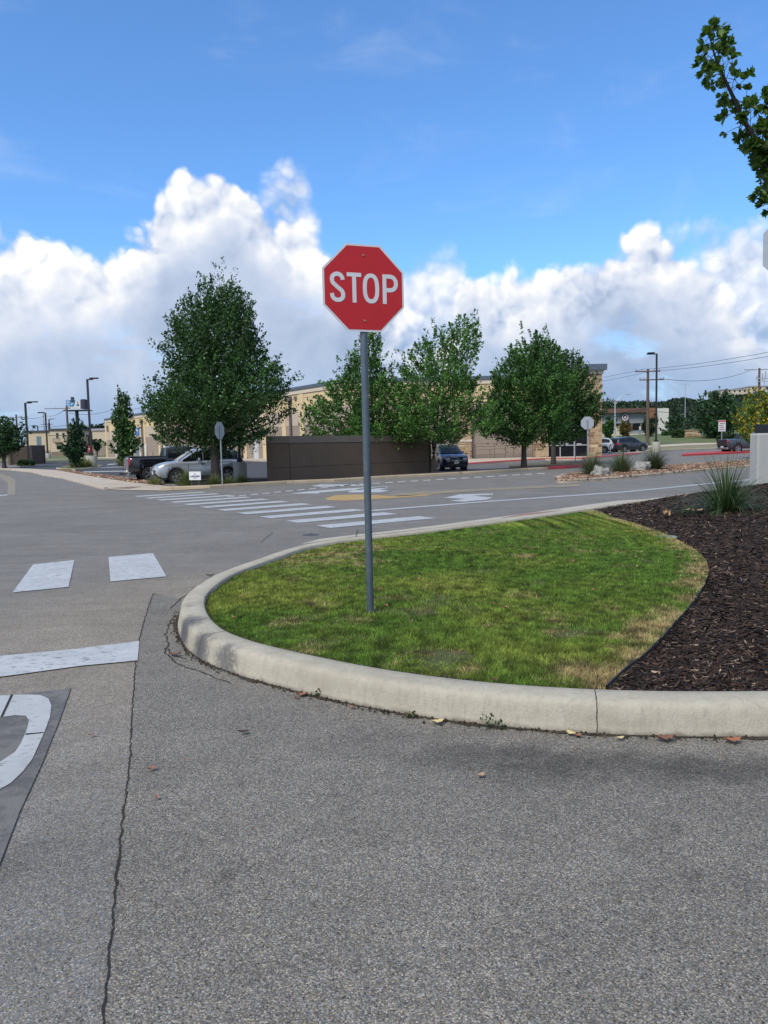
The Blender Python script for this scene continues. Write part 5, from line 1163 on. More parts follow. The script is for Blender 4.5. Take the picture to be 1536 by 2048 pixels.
# right: restaurant, stone wall, hilltop buildings
t, w_, h_, fx, fz = block('restaurant', 'restaurant with brown fascia, grey panels and round red logo sign', 1140, 1293, 823, 190, 18, mat('grey_panel', (.20, .225, .24), .6, .06, .4), mat('brown_fascia', (.13, .065, .045), .7, .1, 1), th=.01)
MB().box(fx(1140), fx(1292), -1.2, 17, fz(826.5), fz(818)).build('fascia', mat('brown_fascia', (.13, .065, .045), .7), t)
inset(t, fx(1140), fx(1292), 2.0, fz(847.5), M_glass, 'window_band'); MB().box(fx(1140), fx(1300), -.5, -.05, -.5, fz(868.5)).build('stone_base', mat('pale_stone', (.50, .44, .33), .9, .15, 2), t)
for x in (1228.5, 1245, 1262, 1280): MB().box(fx(x), fx(x) + .25, -.25, -.16, 2.0, fz(847.5)).build('window_mullion', M_taupel, t)
MB().box(fx(1227), fx(1237), -.65, -.06, -.5, fz(853)).build('stone_pier', mat('pale_stone', (.50, .44, .33), .9), t); MB().box(fx(1292), fx(1308), -1.3, 12, -.5, fz(818)).build('brown_tower', mat('rust_panel', (.21, .095, .05), .7, .1, 1), t)
MB().box(fx(1308), fx(1336), -.3, 14, -.5, fz(819)).build('white_wing', mat('white_siding', (.52, .52, .47), .7, .06, 1), t)
lx, lz = fx(1249), fz(835.5)
for r_, m_, y in ((.85, M_blackm, -.4), (.78, mat('logo_white', (.7, .7, .68), .5), -.42), (.56, mat('logo_dark', (.12, .015, .012), .5), -.44), (.26, mat('logo_white', (.7, .7, .68), .5), -.46)):
    MB().lathe([(0, 0), (r_, 0), (r_, .35)], 24, Matrix.Translation((lx, y, lz)) @ Matrix.Rotation(-math.pi / 2, 4, 'X')).build('logo_disc', m_, t)
d_ = 134; a_, b_ = D(1366, 880, d_), D(1432, 880, d_); z0 = T(a_.x, d_); wt = thing('stone_wall', 'tan stone wall with a pale blue mural behind the far trees', 'wall', (a_.x, d_, z0)); hh = D(1390, 861, d_).z - z0
MB().box(0, b_.x - a_.x, 0, .6, -1.2, hh).build('wall', stone('stone_tan', (1.15, 1.2, 1.3), .8), wt); MB().box(-.1, b_.x - a_.x + .1, -.1, .7, hh, hh + .12).build('coping', M_conc2, wt)
mx = D(1402, 880, d_).x - a_.x; MB().box(mx, b_.x - a_.x - .3, -.06, -.004, hh * .30, hh * .96).build('mural', mat('pale_blue', (.22, .38, .50), .7), wt)
for lab, x0, x1, yt, d_, zb_ in (('wide cream building on the wooded hilltop', 1443, 1503, 778, 440, 27), ('pale square building at the right end of the hilltop', 1498, 1580, 771, 436, 28)):
    t, w_, h_, fx, fz = block('hilltop_building', lab, x0, x1, yt, d_, 20, mat('hill_cream', (.48, .44, .35), .9, .08, .2), mat('hill_roof', (.28, .27, .27), .8), zb=zb_, th=.6)
    for k in range(6): inset(t, w_ * (k + .3) / 6, w_ * (k + .6) / 6, h_ * .45, h_ * .75, M_glass, 'window')
# concrete sign base at the right edge with a dark cap box
cb = G(1514, 969, .2); cm = thing('concrete_plinth', 'weathered concrete block with dark box on top at the right edge', 'plinth', (cb.x, cb.y, .1)); hh = D(1500, 867, cb.y).z - .1
o = MB().box(0, 2.6, 0, .55, -.2, hh).build('block', mat('stained_concrete', (.36, .37, .36), .85, .15, 1.4, bump=.25, c2=(.48, .33, .20), c2s=.9, c2a=(.50, .68), streak=True), cm, bevel=.05)
MB().box(.12, 2.2, .08, .45, hh + .002, hh + .28).build('cap_box', M_blackm, cm, bevel=.01)
drape('path_slab', [(p.x, p.y) for p in GP([(1487, 992), (1536, 998), (1700, 1015), (1700, 968), (1536, 974), (1497, 979)], .2)], .27, M_conc, skirt=.2)

# ============================================================ LAMP POSTS
def lamp(name, label, px_, py_b, py_t, base_h=1.0, arm=1, r_=.075, d=None, group='parking lot lamp posts', baser=.33, armlen=.9, dz=0):
    r_ *= .62
    p = G(px_, py_b) if d is None else Vector((D(px_, 900, d).x, d, T(D(px_, 900, d).x, d))); top = D(px_, py_t, p.y).z - p.z
    t = thing(name, label, 'lamp post', p, 0, group)
    if base_h: MB().lathe([(0, base_h), (baser - .03, base_h), (baser, base_h - .03), (baser, -.2)], 20).build('base', M_concb, t, smooth=True)
    mb = MB(); mb.box(-r_ * 1.1, r_ * 1.1, -r_ * 1.1, r_ * 1.1, base_h, top); mb.box(-r_ * 2.2, r_ * 2.2, -r_ * 2.2, r_ * 2.2, base_h + .001, base_h + .22); mb.build('pole', M_blackm, t)
    x0, x1 = (0, armlen) if arm > 0 else (-armlen, 0)
    MB().box(min(x0, 0) - r_ * 1.15, max(x1, 0) * .45 + r_ * 1.15 if arm > 0 else r_ * 1.15, -.05, .05, top + .002, top + .10).build('arm', M_blackm, t)
    hd = MB().box(x0 + (.25 if arm > 0 else 0), x1 - (0 if arm > 0 else .25), -.2, .2, top + .03 + .075, top + .24).build('lamp_head', M_blackm, t, bevel=.03)
    return t
lamp('lamp_post', 'tall black lamp post on a round concrete base by the dark tree', 184, 934, 760, 1.15, 1, r_=.13, baser=.55, armlen=1.1)
lamp('lamp_post', 'black lamp post at right on a concrete base by the grey suv', 1312, 904.5, 709, 1.15, -1, r_=.12, baser=.45, armlen=1.0)
lamp('lamp_post', 'leftmost lamp post rising from behind the brown wall', 58, 931, 807, .5, 1, r_=.14, baser=.5, armlen=1.4)
lamp('lamp_post', 'second lamp post from left standing before the tan block', 95, 905, 826, 1.0, -1, r_=.2, d=170, baser=.7, armlen=1.6)
lamp('lamp_post', 'small lamp post peeking over the roof corner of the tan blocks', 101.5, 905, 839, .5, 1, r_=.2, d=235, baser=.6, armlen=1.8)
lamp('lamp_post', 'tiny lamp top over the middle of the plain tan block', 78, 905, 852, .5, -1, r_=.2, d=245, baser=.6, armlen=1.8)
lamp('lamp_post', 'lamp post under the big oak behind the silver car on a wide concrete base', 481, 963, 650, 1.02, 1, r_=.09, baser=.36)

# ============================================================ UTILITY POLES, WIRES, MASTS
M_wood = mat('pole_wood', (.10, .075, .06), .9, .25, 4, streak=True); M_pale = mat('pale_steel', (.42, .44, .47), .5, .1, 3, metal=.3)
def upole(label, px_, py_b, py_t, d, arms, r_=.17, m_=M_wood, group='wooden utility poles', name='utility_pole'):
    x = D(px_, 900, d).x; z0 = T(x, d); top = D(px_, py_t, d).z - z0; t = thing(name, label, 'utility pole', (x, d, z0), 0, group)
    MB().tube([(0, 0, -.3), (0, 0, top * .5), (0, 0, top)], [r_, r_ * .85, r_ * .65], 10).build('pole', m_, t, smooth=True)
    for (dy, w0, w1) in arms:
        z = top - dy; MB().box(-w0, w1, -.24, -.12, z - .08, z + .08).build('crossarm', m_, t)
        for x_ in (-w0 + .1, -w0 * .5, w1 * .5, w1 - .1): MB().lathe([(0, .32), (.07, .28), (.05, .14), (.05, 0)], 6, Matrix.Translation((x_, -.18, z + .078))).build('insulator', M_galv2, t)
    return t, Vector((x, d, z0 + top))
_, wp1 = upole('brown wooden utility pole with two crossarms by the right lamp post', 1295, 886, 738, 112, [(.35, 1.9, 1.7), (1.55, 1.3, 2.3)], .26)
_, wp2 = upole('far utility pole with equipment at the upper right above the woods', 1516, 880, 736, 230, [(.5, 4.5, 3.8)], .45)
mb = MB(); q = D(1522, 757, 230)
for dx_, a_, b_ in ((0, -.6, 1.4), (.9, -.3, 2.0), (1.8, -.8, 1.5), (-1.6, -.5, .8)): mb.box(q.x + dx_, q.x + dx_ + .28, 229.2, 229.5, q.z + a_, q.z + b_)
mb.box(q.x - 1.8, q.x + 2.2, 229.3, 229.45, q.z - .2, q.z + .05); mb.box(q.x - 1.8, q.x + 2.2, 229.3, 229.45, q.z - 1.0, q.z - .8); mb.box(q.x + .6, q.x + .75, 229.3, 229.45, q.z - 3.5, q.z)
tag(mb.build('antenna_cluster', M_pale), 'pale antenna brackets beside the far right utility pole', 'antenna')
upole('utility pole above the leftmost tree', 36.5, 880, 829, 260, [(1.0, 3.5, 4.0), (3.5, .3, 2)], .4); upole('thin pale pole between two lamp posts at far left', 90.5, 880, 825, 300, [(3, 1.5, 1.5), (8, 3, 1)], .35, M_pale)
upole('utility pole with three crossarms in front of the billboard', 138, 880, 812, 200, [(.6, 5.5, 1), (7.5, 5, 1), (11.5, 1.5, 3)], .35); upole('short far pole at the top of the lamp over the tan shop', 101, 880, 846, 290, [(.5, 3, 1.5)], .6)
upole('thin distant mast above the wooded hill', 1369.5, 880, 767, 300, [(.3, 1.6, 1.6)], .14, M_pale, name='mast')
def wire(label, pts, r_=.022, group='overhead power lines', sag=0):
    P = [Vector(p) for p in pts]; out = []
    for a_, b_ in zip(P, P[1:]):
        for k in range(12): q = a_.lerp(b_, k / 12); q.z -= 4 * sag * (k / 12) * (1 - k / 12); out.append(q)
    tag(MB().tube(out + [P[-1]], r_, 5).build('power_line', M_blackm), label, 'power line', group)
wire('topmost overhead line running up to the right picture edge', [D(1100, 768, 150), D(1287, 738.5, 112), D(1600, 692, 70)], .022, sag=.3); wire('second overhead line just under the topmost one', [D(1100, 777, 150), D(1303, 742, 112), D(1600, 701, 70)], .022, sag=.3)
wire('faint line dropping left from the far right utility pole', [D(1320, 757, 160), D(1500, 741, 230)], .05, sag=1.5); wire('upper dark cable across the restaurant roof', [D(1100, 840, 150), D(1292, 817, 112)], .045, sag=.3); wire('lower dark cable across the restaurant panels', [D(1100, 850, 150), D(1292, 820, 112)], .045, sag=.4)
wire('thin cable crossing the wooded hill', [D(1296, 822, 112), D(1480, 818, 120), D(1600, 812, 120)], .03, sag=.4); wire('faint wire from the left pole toward the billboard pole', [D(36.5, 832, 258), D(90, 831, 298), D(136, 815, 198)], .06, sag=1); wire('faint low wires behind the tan blocks', [D(40, 849, 258), D(138, 850, 198), D(300, 842, 200)], .05, sag=.6)
wire('faint wire leaving the billboard to the right', [D(138, 826, 198), D(240, 814, 200), D(300, 806, 200)], .045, sag=1)
# double-arm street light
x = D(1230, 900, 125); z0 = T(x.x, 125); top = D(1230, 803, 125).z - z0; sl2 = thing('street_light', 'pale double-armed street light left of the restaurant logo', 'street light', (x.x, 125, z0))
MB().tube([(0, 0, 0), (0, 0, top)], [.14, .09], 8).build('pole', M_pale, sl2, smooth=True)
for s_ in (-1, 1):
    MB().tube([(0, 0, top - .1), (s_ * .7, 0, top + .6), (s_ * 1.2, 0, top + .95), (s_ * 1.8, 0, top + 1.12)], .045, 6).build('arm', M_pale, sl2); MB().tube([(0, 0, top - .5), (s_ * .9, 0, top + .55)], .035, 6).build('brace', M_pale, sl2)
    MB().box(s_ * 1.8 - .05 if s_ > 0 else -2.5, 2.5 if s_ > 0 else -1.75, -.15, .15, top + 1.06, top + 1.2).build('lamp_head', M_pale, sl2, bevel=.03)
# billboard
d_ = 230; a_, b_ = D(132.5, 820, d_), D(161, 820, d_); z0 = T(a_.x, d_); zb_, zt_ = D(147, 818, d_).z - z0, D(147, 800, d_).z - z0; bb = thing('billboard', 'blue and white billboard on a single steel post above the far stores', 'billboard', (a_.x, d_, z0)); w_ = b_.x - a_.x
MB().box(0, w_, 0, .4, zb_, zt_).build('panel', mat('bb_white', (.55, .58, .60), .5), bb)
mb = MB(); mb.poly([(0, -.03, zb_ + .7), (w_ * .55, -.03, zb_ + .7), (w_ * .68, -.03, zt_), (0, -.03, zt_)]); mb.build('blue_field', mat('bb_blue', (.05, .22, .45), .5), bb)
mb = MB(); mb.box(w_ * .38, w_ * .58, -.25, .3, zt_ - .6, zt_ + .9, M=Matrix.Rotation(0, 4, 'Y')); mb.build('cutout', mat('bb_dark', (.03, .05, .08), .5), bb)
mb = MB()
for k, (x_, z_) in enumerate(((.05, .85), (.05, .68), (.05, .5), (.06, .3))): mb.poly([(w_ * x_, -.05, zb_ + (zt_ - zb_) * z_), (w_ * (x_ + .22), -.05, zb_ + (zt_ - zb_) * (z_ - .03)), (w_ * (x_ + .20), -.05, zb_ + (zt_ - zb_) * (z_ + .07)), (w_ * x_, -.05, zb_ + (zt_ - zb_) * (z_ + .08))])
mb.poly([(w_ * .3, -.05, zb_ + 1), (w_ * .5, -.05, zb_ + 1.6), (w_ * .6, -.05, zb_ + 1.9), (w_ * .42, -.05, zb_ + 1.9)]); mb.build('white_marks', mat('bb_white', (.55, .58, .60), .5), bb)
mb = MB(); mb.box(w_ * .80, w_ * .84, -.06, -.03, zb_ + 1.6, zt_ - .5); mb.box(w_ * .76, w_ * .9, -.06, -.03, zb_ + .9, zb_ + 1.4); mb.build('dark_marks', mat('bb_dark', (.03, .05, .08), .5), bb)
MB().box(w_ + .1, w_ + 1.2, .3, 3.5, zb_, zt_ + .2).build('rear_panel', mat('bb_back', (.03, .025, .05), .7), bb); MB().box(-.6, w_ + 2.2, -1, 3.8, zb_ - .55, zb_ - .3).build('catwalk', M_blackm, bb); MB().tube([(w_ * .68, .8, -.5), (w_ * .66, .8, zb_ - .3)], .5, 10).build('post', M_blackm, bb)
# small signs
def small_sign(name, label, px_, py_b, py_c, w_, h_, m_, yaw=0, post=M_galv2, d=None, cat='sign', extra=None, r_=.03):
    p = G(px_, py_b) if d is None else Vector((D(px_, 900, d).x, d, T(D(px_, 900, d).x, d))); z = D(px_, py_c, p.y).z - p.z; t = thing(name, label, cat, p, yaw)
    MB().tube([(0, 0, -.1), (0, 0, z + h_ / 2)], r_, 6).build('post', post, t); MB().box(-w_ / 2, w_ / 2, -.05, -.04, z - h_ / 2, z + h_ / 2).build('sign_plate', m_, t)
    if extra: extra(t, z)
    return t
def park(t, z):
    mb = MB(); [mb.box(-.3 + .05 * (k % 2), .3 - .08 * (k % 3), -.056, -.051, z - .45 + k * .22, z - .38 + k * .22) for k in range(4)]; mb.build('sign_text', mat('dark_red_text', (.15, .04, .04), .5), t); MB().box(-.38, .38, -.057, -.052, z + .42, z + .56).build('sign_band', mat('sign_red', (.4, .02, .02)), t)
small_sign('parking_sign', 'white parking sign with red top band by the grey pickup', 1443, 903, 851.5, .78, 1.2, M_swhite, r_=.05, extra=park)
small_sign('parking_sign', 'small white sign on a blue post before the restaurant windows', 1279.5, 876, 856.5, .30, .75, M_swhite, d=150, r_=.06, post=mat('blue_post', (.08, .10, .35), .5))
MB_ = small_sign('sign_post', 'thin sign post seen edge-on at the red kerb nose by the store entrance', 1151, 927.5, 868, .03, 1.9, M_galv2, yaw=R(4), cat='sign post')
def noentry(t, z): MB().lathe([(0, 0), (.62, 0), (.62, .02)], 24, Matrix.Translation((0, -.09, z)) @ Matrix.Rotation(-math.pi / 2, 4, 'X')).build('disc', mat('noentry_red', (.45, .03, .04), .5), t); MB().box(-.45, .45, -.12, -.10, z - .1, z + .1).build('bar', M_swhite, t)
small_sign('no_entry_sign', 'red round no entry sign beside the tall left lamp post', 180, 915, 898, .2, .2, M_galv2, d=150, extra=noentry, r_=.05)
# yard sign by the kerb
ya, yb = G(380, 974, .05), G(402, 975, .05); p = G(391, 973.5, .06); zb_, zt_ = D(391, 960, p.y).z - p.z, D(391, 943, p.y).z - p.z
ys = thing('yard_sign', 'small white yard sign with blue writing in front of the silver car', 'sign', p, R(-25)); MB().box(-.32, .32, -.008, .008, zb_, zt_).build('sign_plate', mat('yard_white', (.62, .64, .66), .5, .03), ys)
for x_ in (-.2, .2): MB().tube([(x_, 0, -.1), (x_, 0, zb_ + .05)], .006, 5).build('stake', M_galv2, ys)
mb = MB(); zm = (zb_ + zt_) / 2; r = random.Random(4); x_ = -.26
while x_ < .25: w2 = r.uniform(.025, .05); mb.box(x_, x_ + w2, -.012, -.009, zm - .06, zm + r.uniform(-.01, .03)); x_ += w2 + .012
mb.box(-.04, .05, -.012, -.009, zm + .05, zm + .09); mb.box(-.12, .12, -.012, -.009, zm - .11, zm - .085); mb.build('sign_text', mat('ink_blue', (.05, .07, .16), .6), ys)
# bike racks
for k, (x0, x1, lab) in enumerate(((1219.5, 1222, 'black hoop bike rack at the corner of the stone tower'), (1244.5, 1246, 'black hoop bike rack behind the grey suv bumper'))):
    p = G(x0 + 1, 910); t = thing('bike_rack', lab, 'bike rack', p, R(60), 'hoop bike racks'); MB().tube(catmull([(-.4, 0, -.05), (-.4, 0, .7), (-.25, 0, .95), (.25, 0, .95), (.4, 0, .7), (.4, 0, -.05)], 5), .035, 8).build('hoop', M_blackm, t, smooth=True); MB().box(-.5, .5, -.06, .06, .0, .015).build('foot_plate', M_blackm, t)

# ============================================================ VEHICLES
def paintm(name, c, metal=.3, rough=.3): return mat(name, c, rough, .03, 2, metal=metal, coat=.8, spec=.5)
M_tyre = mat('tyre_rubber', (.018, .018, .019), .85, .15, 8); M_rim = mat('alloy_rim', (.42, .43, .45), .3, .05, 5, metal=.8); M_plast = mat('dark_trim', (.022, .023, .025), .6, .1, 6); M_wglass = mat('car_glass', (.008, .010, .012), .06, .1, 1, spec=.5)
M_head = mat('headlight_lens', (.48, .5, .52), .15, .05, 5, spec=.8, coat=.6); M_tail = mat('tail_light', (.42, .012, .015), .2, .05, 5, coat=.6); M_chrome = mat('chrome', (.55, .56, .58), .15, .03, 5, metal=.9); M_plate = mat('licence_plate', (.6, .6, .58), .5)
def vehicle(name, label, cat, loc_, heading, pm, L_, W_, belt, roof, wheels, Rw, wins, ws, rw, kind='suv', sill=.24, rim=M_rim, group=None, tails=True, plate='front'):
    t = thing(name, label, cat, loc_, heading, group); hl = L_ / 2
    bx = [q[0] for q in belt]; bz = [q[1] for q in belt]; zb_ = lambda x: float(np.interp(x, bx, bz))
    def hw_(x): k = abs(x) / hl; return W_ / 2 * (1 - .20 * max(0, (k - .70) / .30) ** 2.2)
    def zlow(x):
        z = sill + (.06 + .16 * max(0, (abs(x) / hl - .86) / .14))
        for xw in wheels:
            q = (Rw + .09) ** 2 - (x - xw) ** 2
            if q > 0: z = max(z, Rw * .9 + math.sqrt(q) * .98)
        return z
    def loft(mb, xs, sec):
        rings = [sec(x) for x in xs]; n = len(rings[0]); i0 = len(mb.v)
        for rr_ in rings: mb.v += rr_ + [(p[0], -p[1], p[2]) for p in rr_[::-1]]
        m_ = 2 * n
        for k in range(len(xs) - 1):
            for j in range(m_ - 1): a_ = i0 + k * m_ + j; mb.f.append((a_, a_ + 1, a_ + m_ + 1, a_ + m_)); mb.c.append(0)
        mb.f.append(tuple(i0 + j for j in range(m_))); mb.c.append(0); e = i0 + (len(xs) - 1) * m_; mb.f.append(tuple(e + j for j in range(m_))[::-1]); mb.c.append(0)
    xs = sorted(set([round(-hl + L_ * k / 90, 4) for k in range(91)] + [-hl, -hl + .02, -hl + .06, hl - .02, hl - .06]))
    def sec(x):
        h = hw_(x); zt_ = zb_(x); zl = zlow(x); e = min(1, max(0, (hl - abs(x)) / .10)); h *= .93 + .07 * e; zl += (1 - e) * .06; zt_ -= (1 - e) * .05
        z3 = max(zl + .03, .60); return [(x, h * .95, zl), (x, h * .985, max(zl + .015, zl * .7 + z3 * .3)), (x, h, z3), (x, h * .995, max(z3 + .01, zt_ - .16)), (x, h * .965, max(z3 + .015, zt_ - .05)), (x, h * .90, zt_), (x, 0.001, zt_ + .035)]
    mb = MB(); loft(mb, xs, sec); body = mb.build('body', pm, t, smooth=True, fixn=True)
    MB().box(-hl + .18, hl - .2, -W_ / 2 + .16, W_ / 2 - .16, sill - .02, .78).build('underbody', M_plast, t)
    rx = [q[0] for q in roof]; rz = [q[1] for q in roof]; zr = lambda x: float(np.interp(x, rx, rz)); g0, g1 = rx[0], rx[-1]; zmax = max(rz)
    def gp(x, s_):   # side surface, s 0..1 from belt to roof edge
        h = hw_(x); b_ = zb_(x) - .02; r_ = max(b_ + .005, zr(x)); hb, hr = h * .90, h * (.90 - .20 * (r_ - b_) / max(.3, zmax - b_)); return hb + (hr - hb) * s_, b_ + (r_ - .07 * min(1, (r_ - b_) / .3) - b_) * s_
    def gsec(x): y0, z0 = gp(x, 0); y1, z1 = gp(x, 1); r_ = max(zb_(x) - .01, zr(x)); return [(x, y0, z0), (x, (y0 + y1) / 2 + .012, (z0 + z1) / 2), (x, y1, z1), (x, y1 * .93, r_ - .015), (x, y1 * .6, r_ + .01), (x, .001, r_ + .02)]
    gx = sorted(set([g0 + (g1 - g0) * k / 50 for k in range(51)] + list(rx))); mb = MB(); loft(mb, gx, gsec); mb.build('cabin', pm, t, smooth=True)
    for (a_, b_) in wins:
        for sd_ in (1, -1):
            mb = MB(); P = []
            n = 14
            for k in range(n + 1):
                x = a_ + (b_ - a_) * k / n; y0, z0 = gp(x, .10); y1, z1 = gp(x, .90); ym, zm_ = (y0 + y1) / 2 + .012, (z0 + z1) / 2; P.append([(x, sd_ * (y0 + .010), z0), (x, sd_ * (ym + .012), zm_), (x, sd_ * (y1 + .012), z1)])
            for k in range(n):
                if P[k][2][2] - P[k][0][2] < .05 and P[k + 1][2][2] - P[k + 1][0][2] < .05: continue
                for j in (0, 1): mb.poly([P[k][j], P[k + 1][j], P[k + 1][j + 1], P[k][j + 1]])
            mb.build('side_window', M_wglass, t, smooth=True)
    for nm, rng_ in (('windshield', ws), ('rear_window', rw)):
        if not rng_: continue
        mb = MB(); a_, b_ = rng_; P = []
        for k in range(9):
            x = a_ + (b_ - a_) * k / 8; y1, _z = gp(x, 1); dz_ = (zr(x + .01) - zr(x - .01)) / .02; nn_ = Vector((-dz_, 0, 1)).normalized() * .014; r_ = zr(x)
            P.append([(x + nn_.x, y1 * s_, r_ + (.02 if abs(s_) < .1 else .01 if abs(s_) < .7 else -.012) + nn_.z) for s_ in (-.90, -.6, 0, .6, .90)])
        for k in range(8):
            for j in range(4): mb.poly([P[k][j], P[k + 1][j], P[k + 1][j + 1], P[k][j + 1]])
        mb.build(nm, M_wglass, t, smooth=True)
    for xw in wheels:
        for sd_ in (1, -1):
            Mx = Matrix.Translation((xw, sd_ * (W_ / 2 - .13), Rw)) @ Matrix.Rotation(-sd_ * math.pi / 2, 4, 'X'); wh = MB()
            wh.lathe([(Rw * .64, -.11), (Rw * .95, -.12), (Rw, -.08), (Rw, .08), (Rw * .96, .115), (Rw * .80, .125), (Rw * .66, .11), (Rw * .64, .06)], 28, Mx); wo_ = wh.build('wheel', M_tyre, t, smooth=True)
            rm = MB(); rm.lathe([(Rw * .66, .06), (Rw * .66, .112), (Rw * .60, .108), (Rw * .58, .05)], 28, Mx); rm.lathe([(0, .10), (Rw * .13, .10), (Rw * .16, .05)], 16, Mx)
            for k in range(5):
                for q in (-.13, .13): rm.box(Rw * .08, Rw * .61, -.018, .018, .055, .095, Mx @ Matrix.Rotation(k * 2 * math.pi / 5 + q, 4, 'Z'))
            rm.build('rim', rim, wo_); MB().lathe([(0, .045), (Rw * .63, .045)], 24, Mx).build('brake_shadow', M_plast, wo_)
    # arch linings
    mb = MB()
    for xw in wheels:
        for sd_ in (1, -1):
            Mx = Matrix.Translation((xw, sd_ * (W_ / 2 - .22), Rw)) @ Matrix.Rotation(-sd_ * math.pi / 2, 4, 'X'); mb.lathe([(0, -.10), (Rw + .075, -.10), (Rw + .075, .17)], 24, Mx)
    mb.build('arch_lining', M_plast, t)
    sideY = lambda x: hw_(x) + .002
    for sd_ in (1, -1):
        for xd in ((wins[0][0] - .02, (wins[0][0] + wins[-1][1]) / 2, wins[-1][1] - .25)):
            y = sideY(xd) * sd_; MB().box(xd - .006, xd + .006, min(y, y - .02 * sd_), max(y, y - .02 * sd_), sill + .28, zb_(xd) - .10).build('door_seam', M_plast, t)
        for xd in (wins[0][0] + .25, (wins[0][0] + wins[-1][1]) / 2 + .12): y = sideY(xd) * sd_; MB().box(xd, xd + .2, min(y, y + .03 * sd_), max(y, y + .03 * sd_), zb_(xd) - .20, zb_(xd) - .165).build('door_handle', pm if kind == 'suv' else M_plast, t, bevel=.008)
        y = hw_(0) * .94 * sd_; xm = ws[0] - .12; mbm = MB(); mbm.lathe([(0, -.10), (.07, -.08), (.095, 0), (.07, .08), (0, .10)], 10, Matrix.Translation((xm, y + .13 * sd_, zb_(xm) + .10)) @ Matrix.Scale(1.25, 4, (0, 1, 0)) @ Matrix.Scale(.8, 4, (1, 0, 0))); mbm.box(xm - .04, xm + .04, min(y, y + .1 * sd_) - .03, max(y, y + .1 * sd_), zb_(xm) + .02, zb_(xm) + .07); mbm.build('mirror', pm, t, smooth=True)
        # sill trim
        y = hw_(0) * .975 * sd_; MB().box(wheels[0] + Rw + .12, wheels[1] - Rw - .12, min(y, y - .05 * sd_), max(y, y - .05 * sd_), sill + .0, sill + .14).build('sill_trim', M_plast, t)
        # lamps
        nx_ = hl - .17; yh = hw_(nx_) * .965 * sd_; zh = zb_(nx_) - (.13 if kind == 'suv' else .25)
        h_ = MB(); pts = [(hl - .55, sideY(hl - .5) * .97), (hl - .30, hw_(hl - .3) * .985), (hl - .10, hw_(hl - .1) * .955), (hl + .006, hw_(hl) * .84), (hl + .012, hw_(hl) * .56)]
        for (xa, ya_), (xb, yb_) in zip(pts, pts[1:]):
            ca = 0 if xa > hl - .5 else .05; h_.poly([(xa, (ya_ + .014) * sd_, zh - .07 + ca), (xb, (yb_ + .014) * sd_, zh - .09), (xb, (yb_ + .014) * sd_, zh + .06), (xa, (ya_ + .014) * sd_, zh + .07)])
        h_.build('headlight', M_head, t)
        zt2 = zb_(-hl + .1) - (.18 if kind == 'suv' else .22); pts = [(-hl + .32, hw_(-hl + .32) * 1.0), (-hl + .12, hw_(-hl + .12) * .975), (-hl + .0, hw_(-hl) * .93), (-hl - .012, hw_(-hl) * (.62 if kind == 'suv' else .80))]; h_ = MB(); hh_ = .10 if kind == 'suv' else .19
        if kind == 'pickup': pts = pts[1:]
        for (xa, ya_), (xb, yb_) in zip(pts, pts[1:]): h_.poly([(xa, (ya_ + .012) * sd_, zt2 - hh_), (xb, (yb_ + .012) * sd_, zt2 - hh_), (xb, (yb_ + .012) * sd_, zt2 + hh_ * .9), (xa, (ya_ + .012) * sd_, zt2 + hh_ * .8)])
        h_.build('tail_light', M_tail, t)
    zf = zb_(hl - .05); MB().box(hl - .06, hl + .018, -W_ * .24, W_ * .24, zf - .30, zf - .08).build('grille', M_plast, t, bevel=.01); MB().box(hl - .06, hl + .022, -W_ * .34, W_ * .34, .34, .46).build('lower_grille', M_plast, t, bevel=.01)
    mb = MB(); mb.box(hl + .019, hl + .03, -W_ * .18, W_ * .18, zf - .13, zf - .10); mb.box(hl + .019, hl + .034, -.07, .07, zf - .24, zf - .12); mb.build('front_badge', M_chrome, t)
    if plate == 'front': MB().box(hl + .023, hl + .034, -.16, .16, .47, .62).build('licence_plate', M_plate, t)
    MB().box(-hl - .02, -hl + .05, -.17, .17, .78 if kind == 'suv' else .55, .92 if kind == 'suv' else .68).build('licence_plate', M_plate, t); MB().box(-hl - .05, -hl + .12, -W_ * .42, W_ * .42, .36, .56).build('rear_bumper', M_plast if kind == 'suv' else M_chrome, t, bevel=.03)
    return t
SUV = dict(belt=[(-2.35, .92), (-2.28, 1.10), (-1.5, 1.13), (0, 1.08), (.85, 1.07), (1.2, 1.09), (1.65, 1.05), (2.0, .98), (2.22, .88), (2.31, .76), (2.35, .62)], roof=[(-2.27, 1.10), (-2.17, 1.34), (-1.95, 1.60), (-1.4, 1.70), (-.4, 1.74), (.2, 1.69), (.55, 1.51), (1.22, 1.09)], wheels=(-1.38, 1.34), Rw=.36, wins=[(-1.95, -1.12), (-1.06, -.12), (-.06, .98)], ws=(.28, 1.15), rw=(-2.24, -1.98))
p1 = G(351, 966); p2 = G(451, 964); h1 = math.atan2(p1.y - p2.y, p1.x - p2.x); h1 = R(180 + 27); mid = (p1 + p2) / 2
fwv = Vector((math.cos(h1), math.sin(h1), 0)); sdv = Vector((fwv.y, -fwv.x, 0)) * -1     # left hand side of the car
c_ = mid - sdv * -0 ; off = Vector((-fwv.y, fwv.x, 0)) * .0
def place(pr, pf, side, W_):    # rear and front wheel ground pixels of the visible side -> centre + heading kept by caller
    pass
ctr = mid + Vector((math.sin(R(27)) * -.8, math.cos(R(27)) * .8, 0)); vehicle('silver_suv', 'silver suv parked behind the big oak trunk and yard sign', 'car', (ctr.x + .1, ctr.y, 0), h1, paintm('silver_paint', (.42, .46, .50), .55, .3), 4.72, 1.88, **SUV).scale = (1, 1, 1.04)
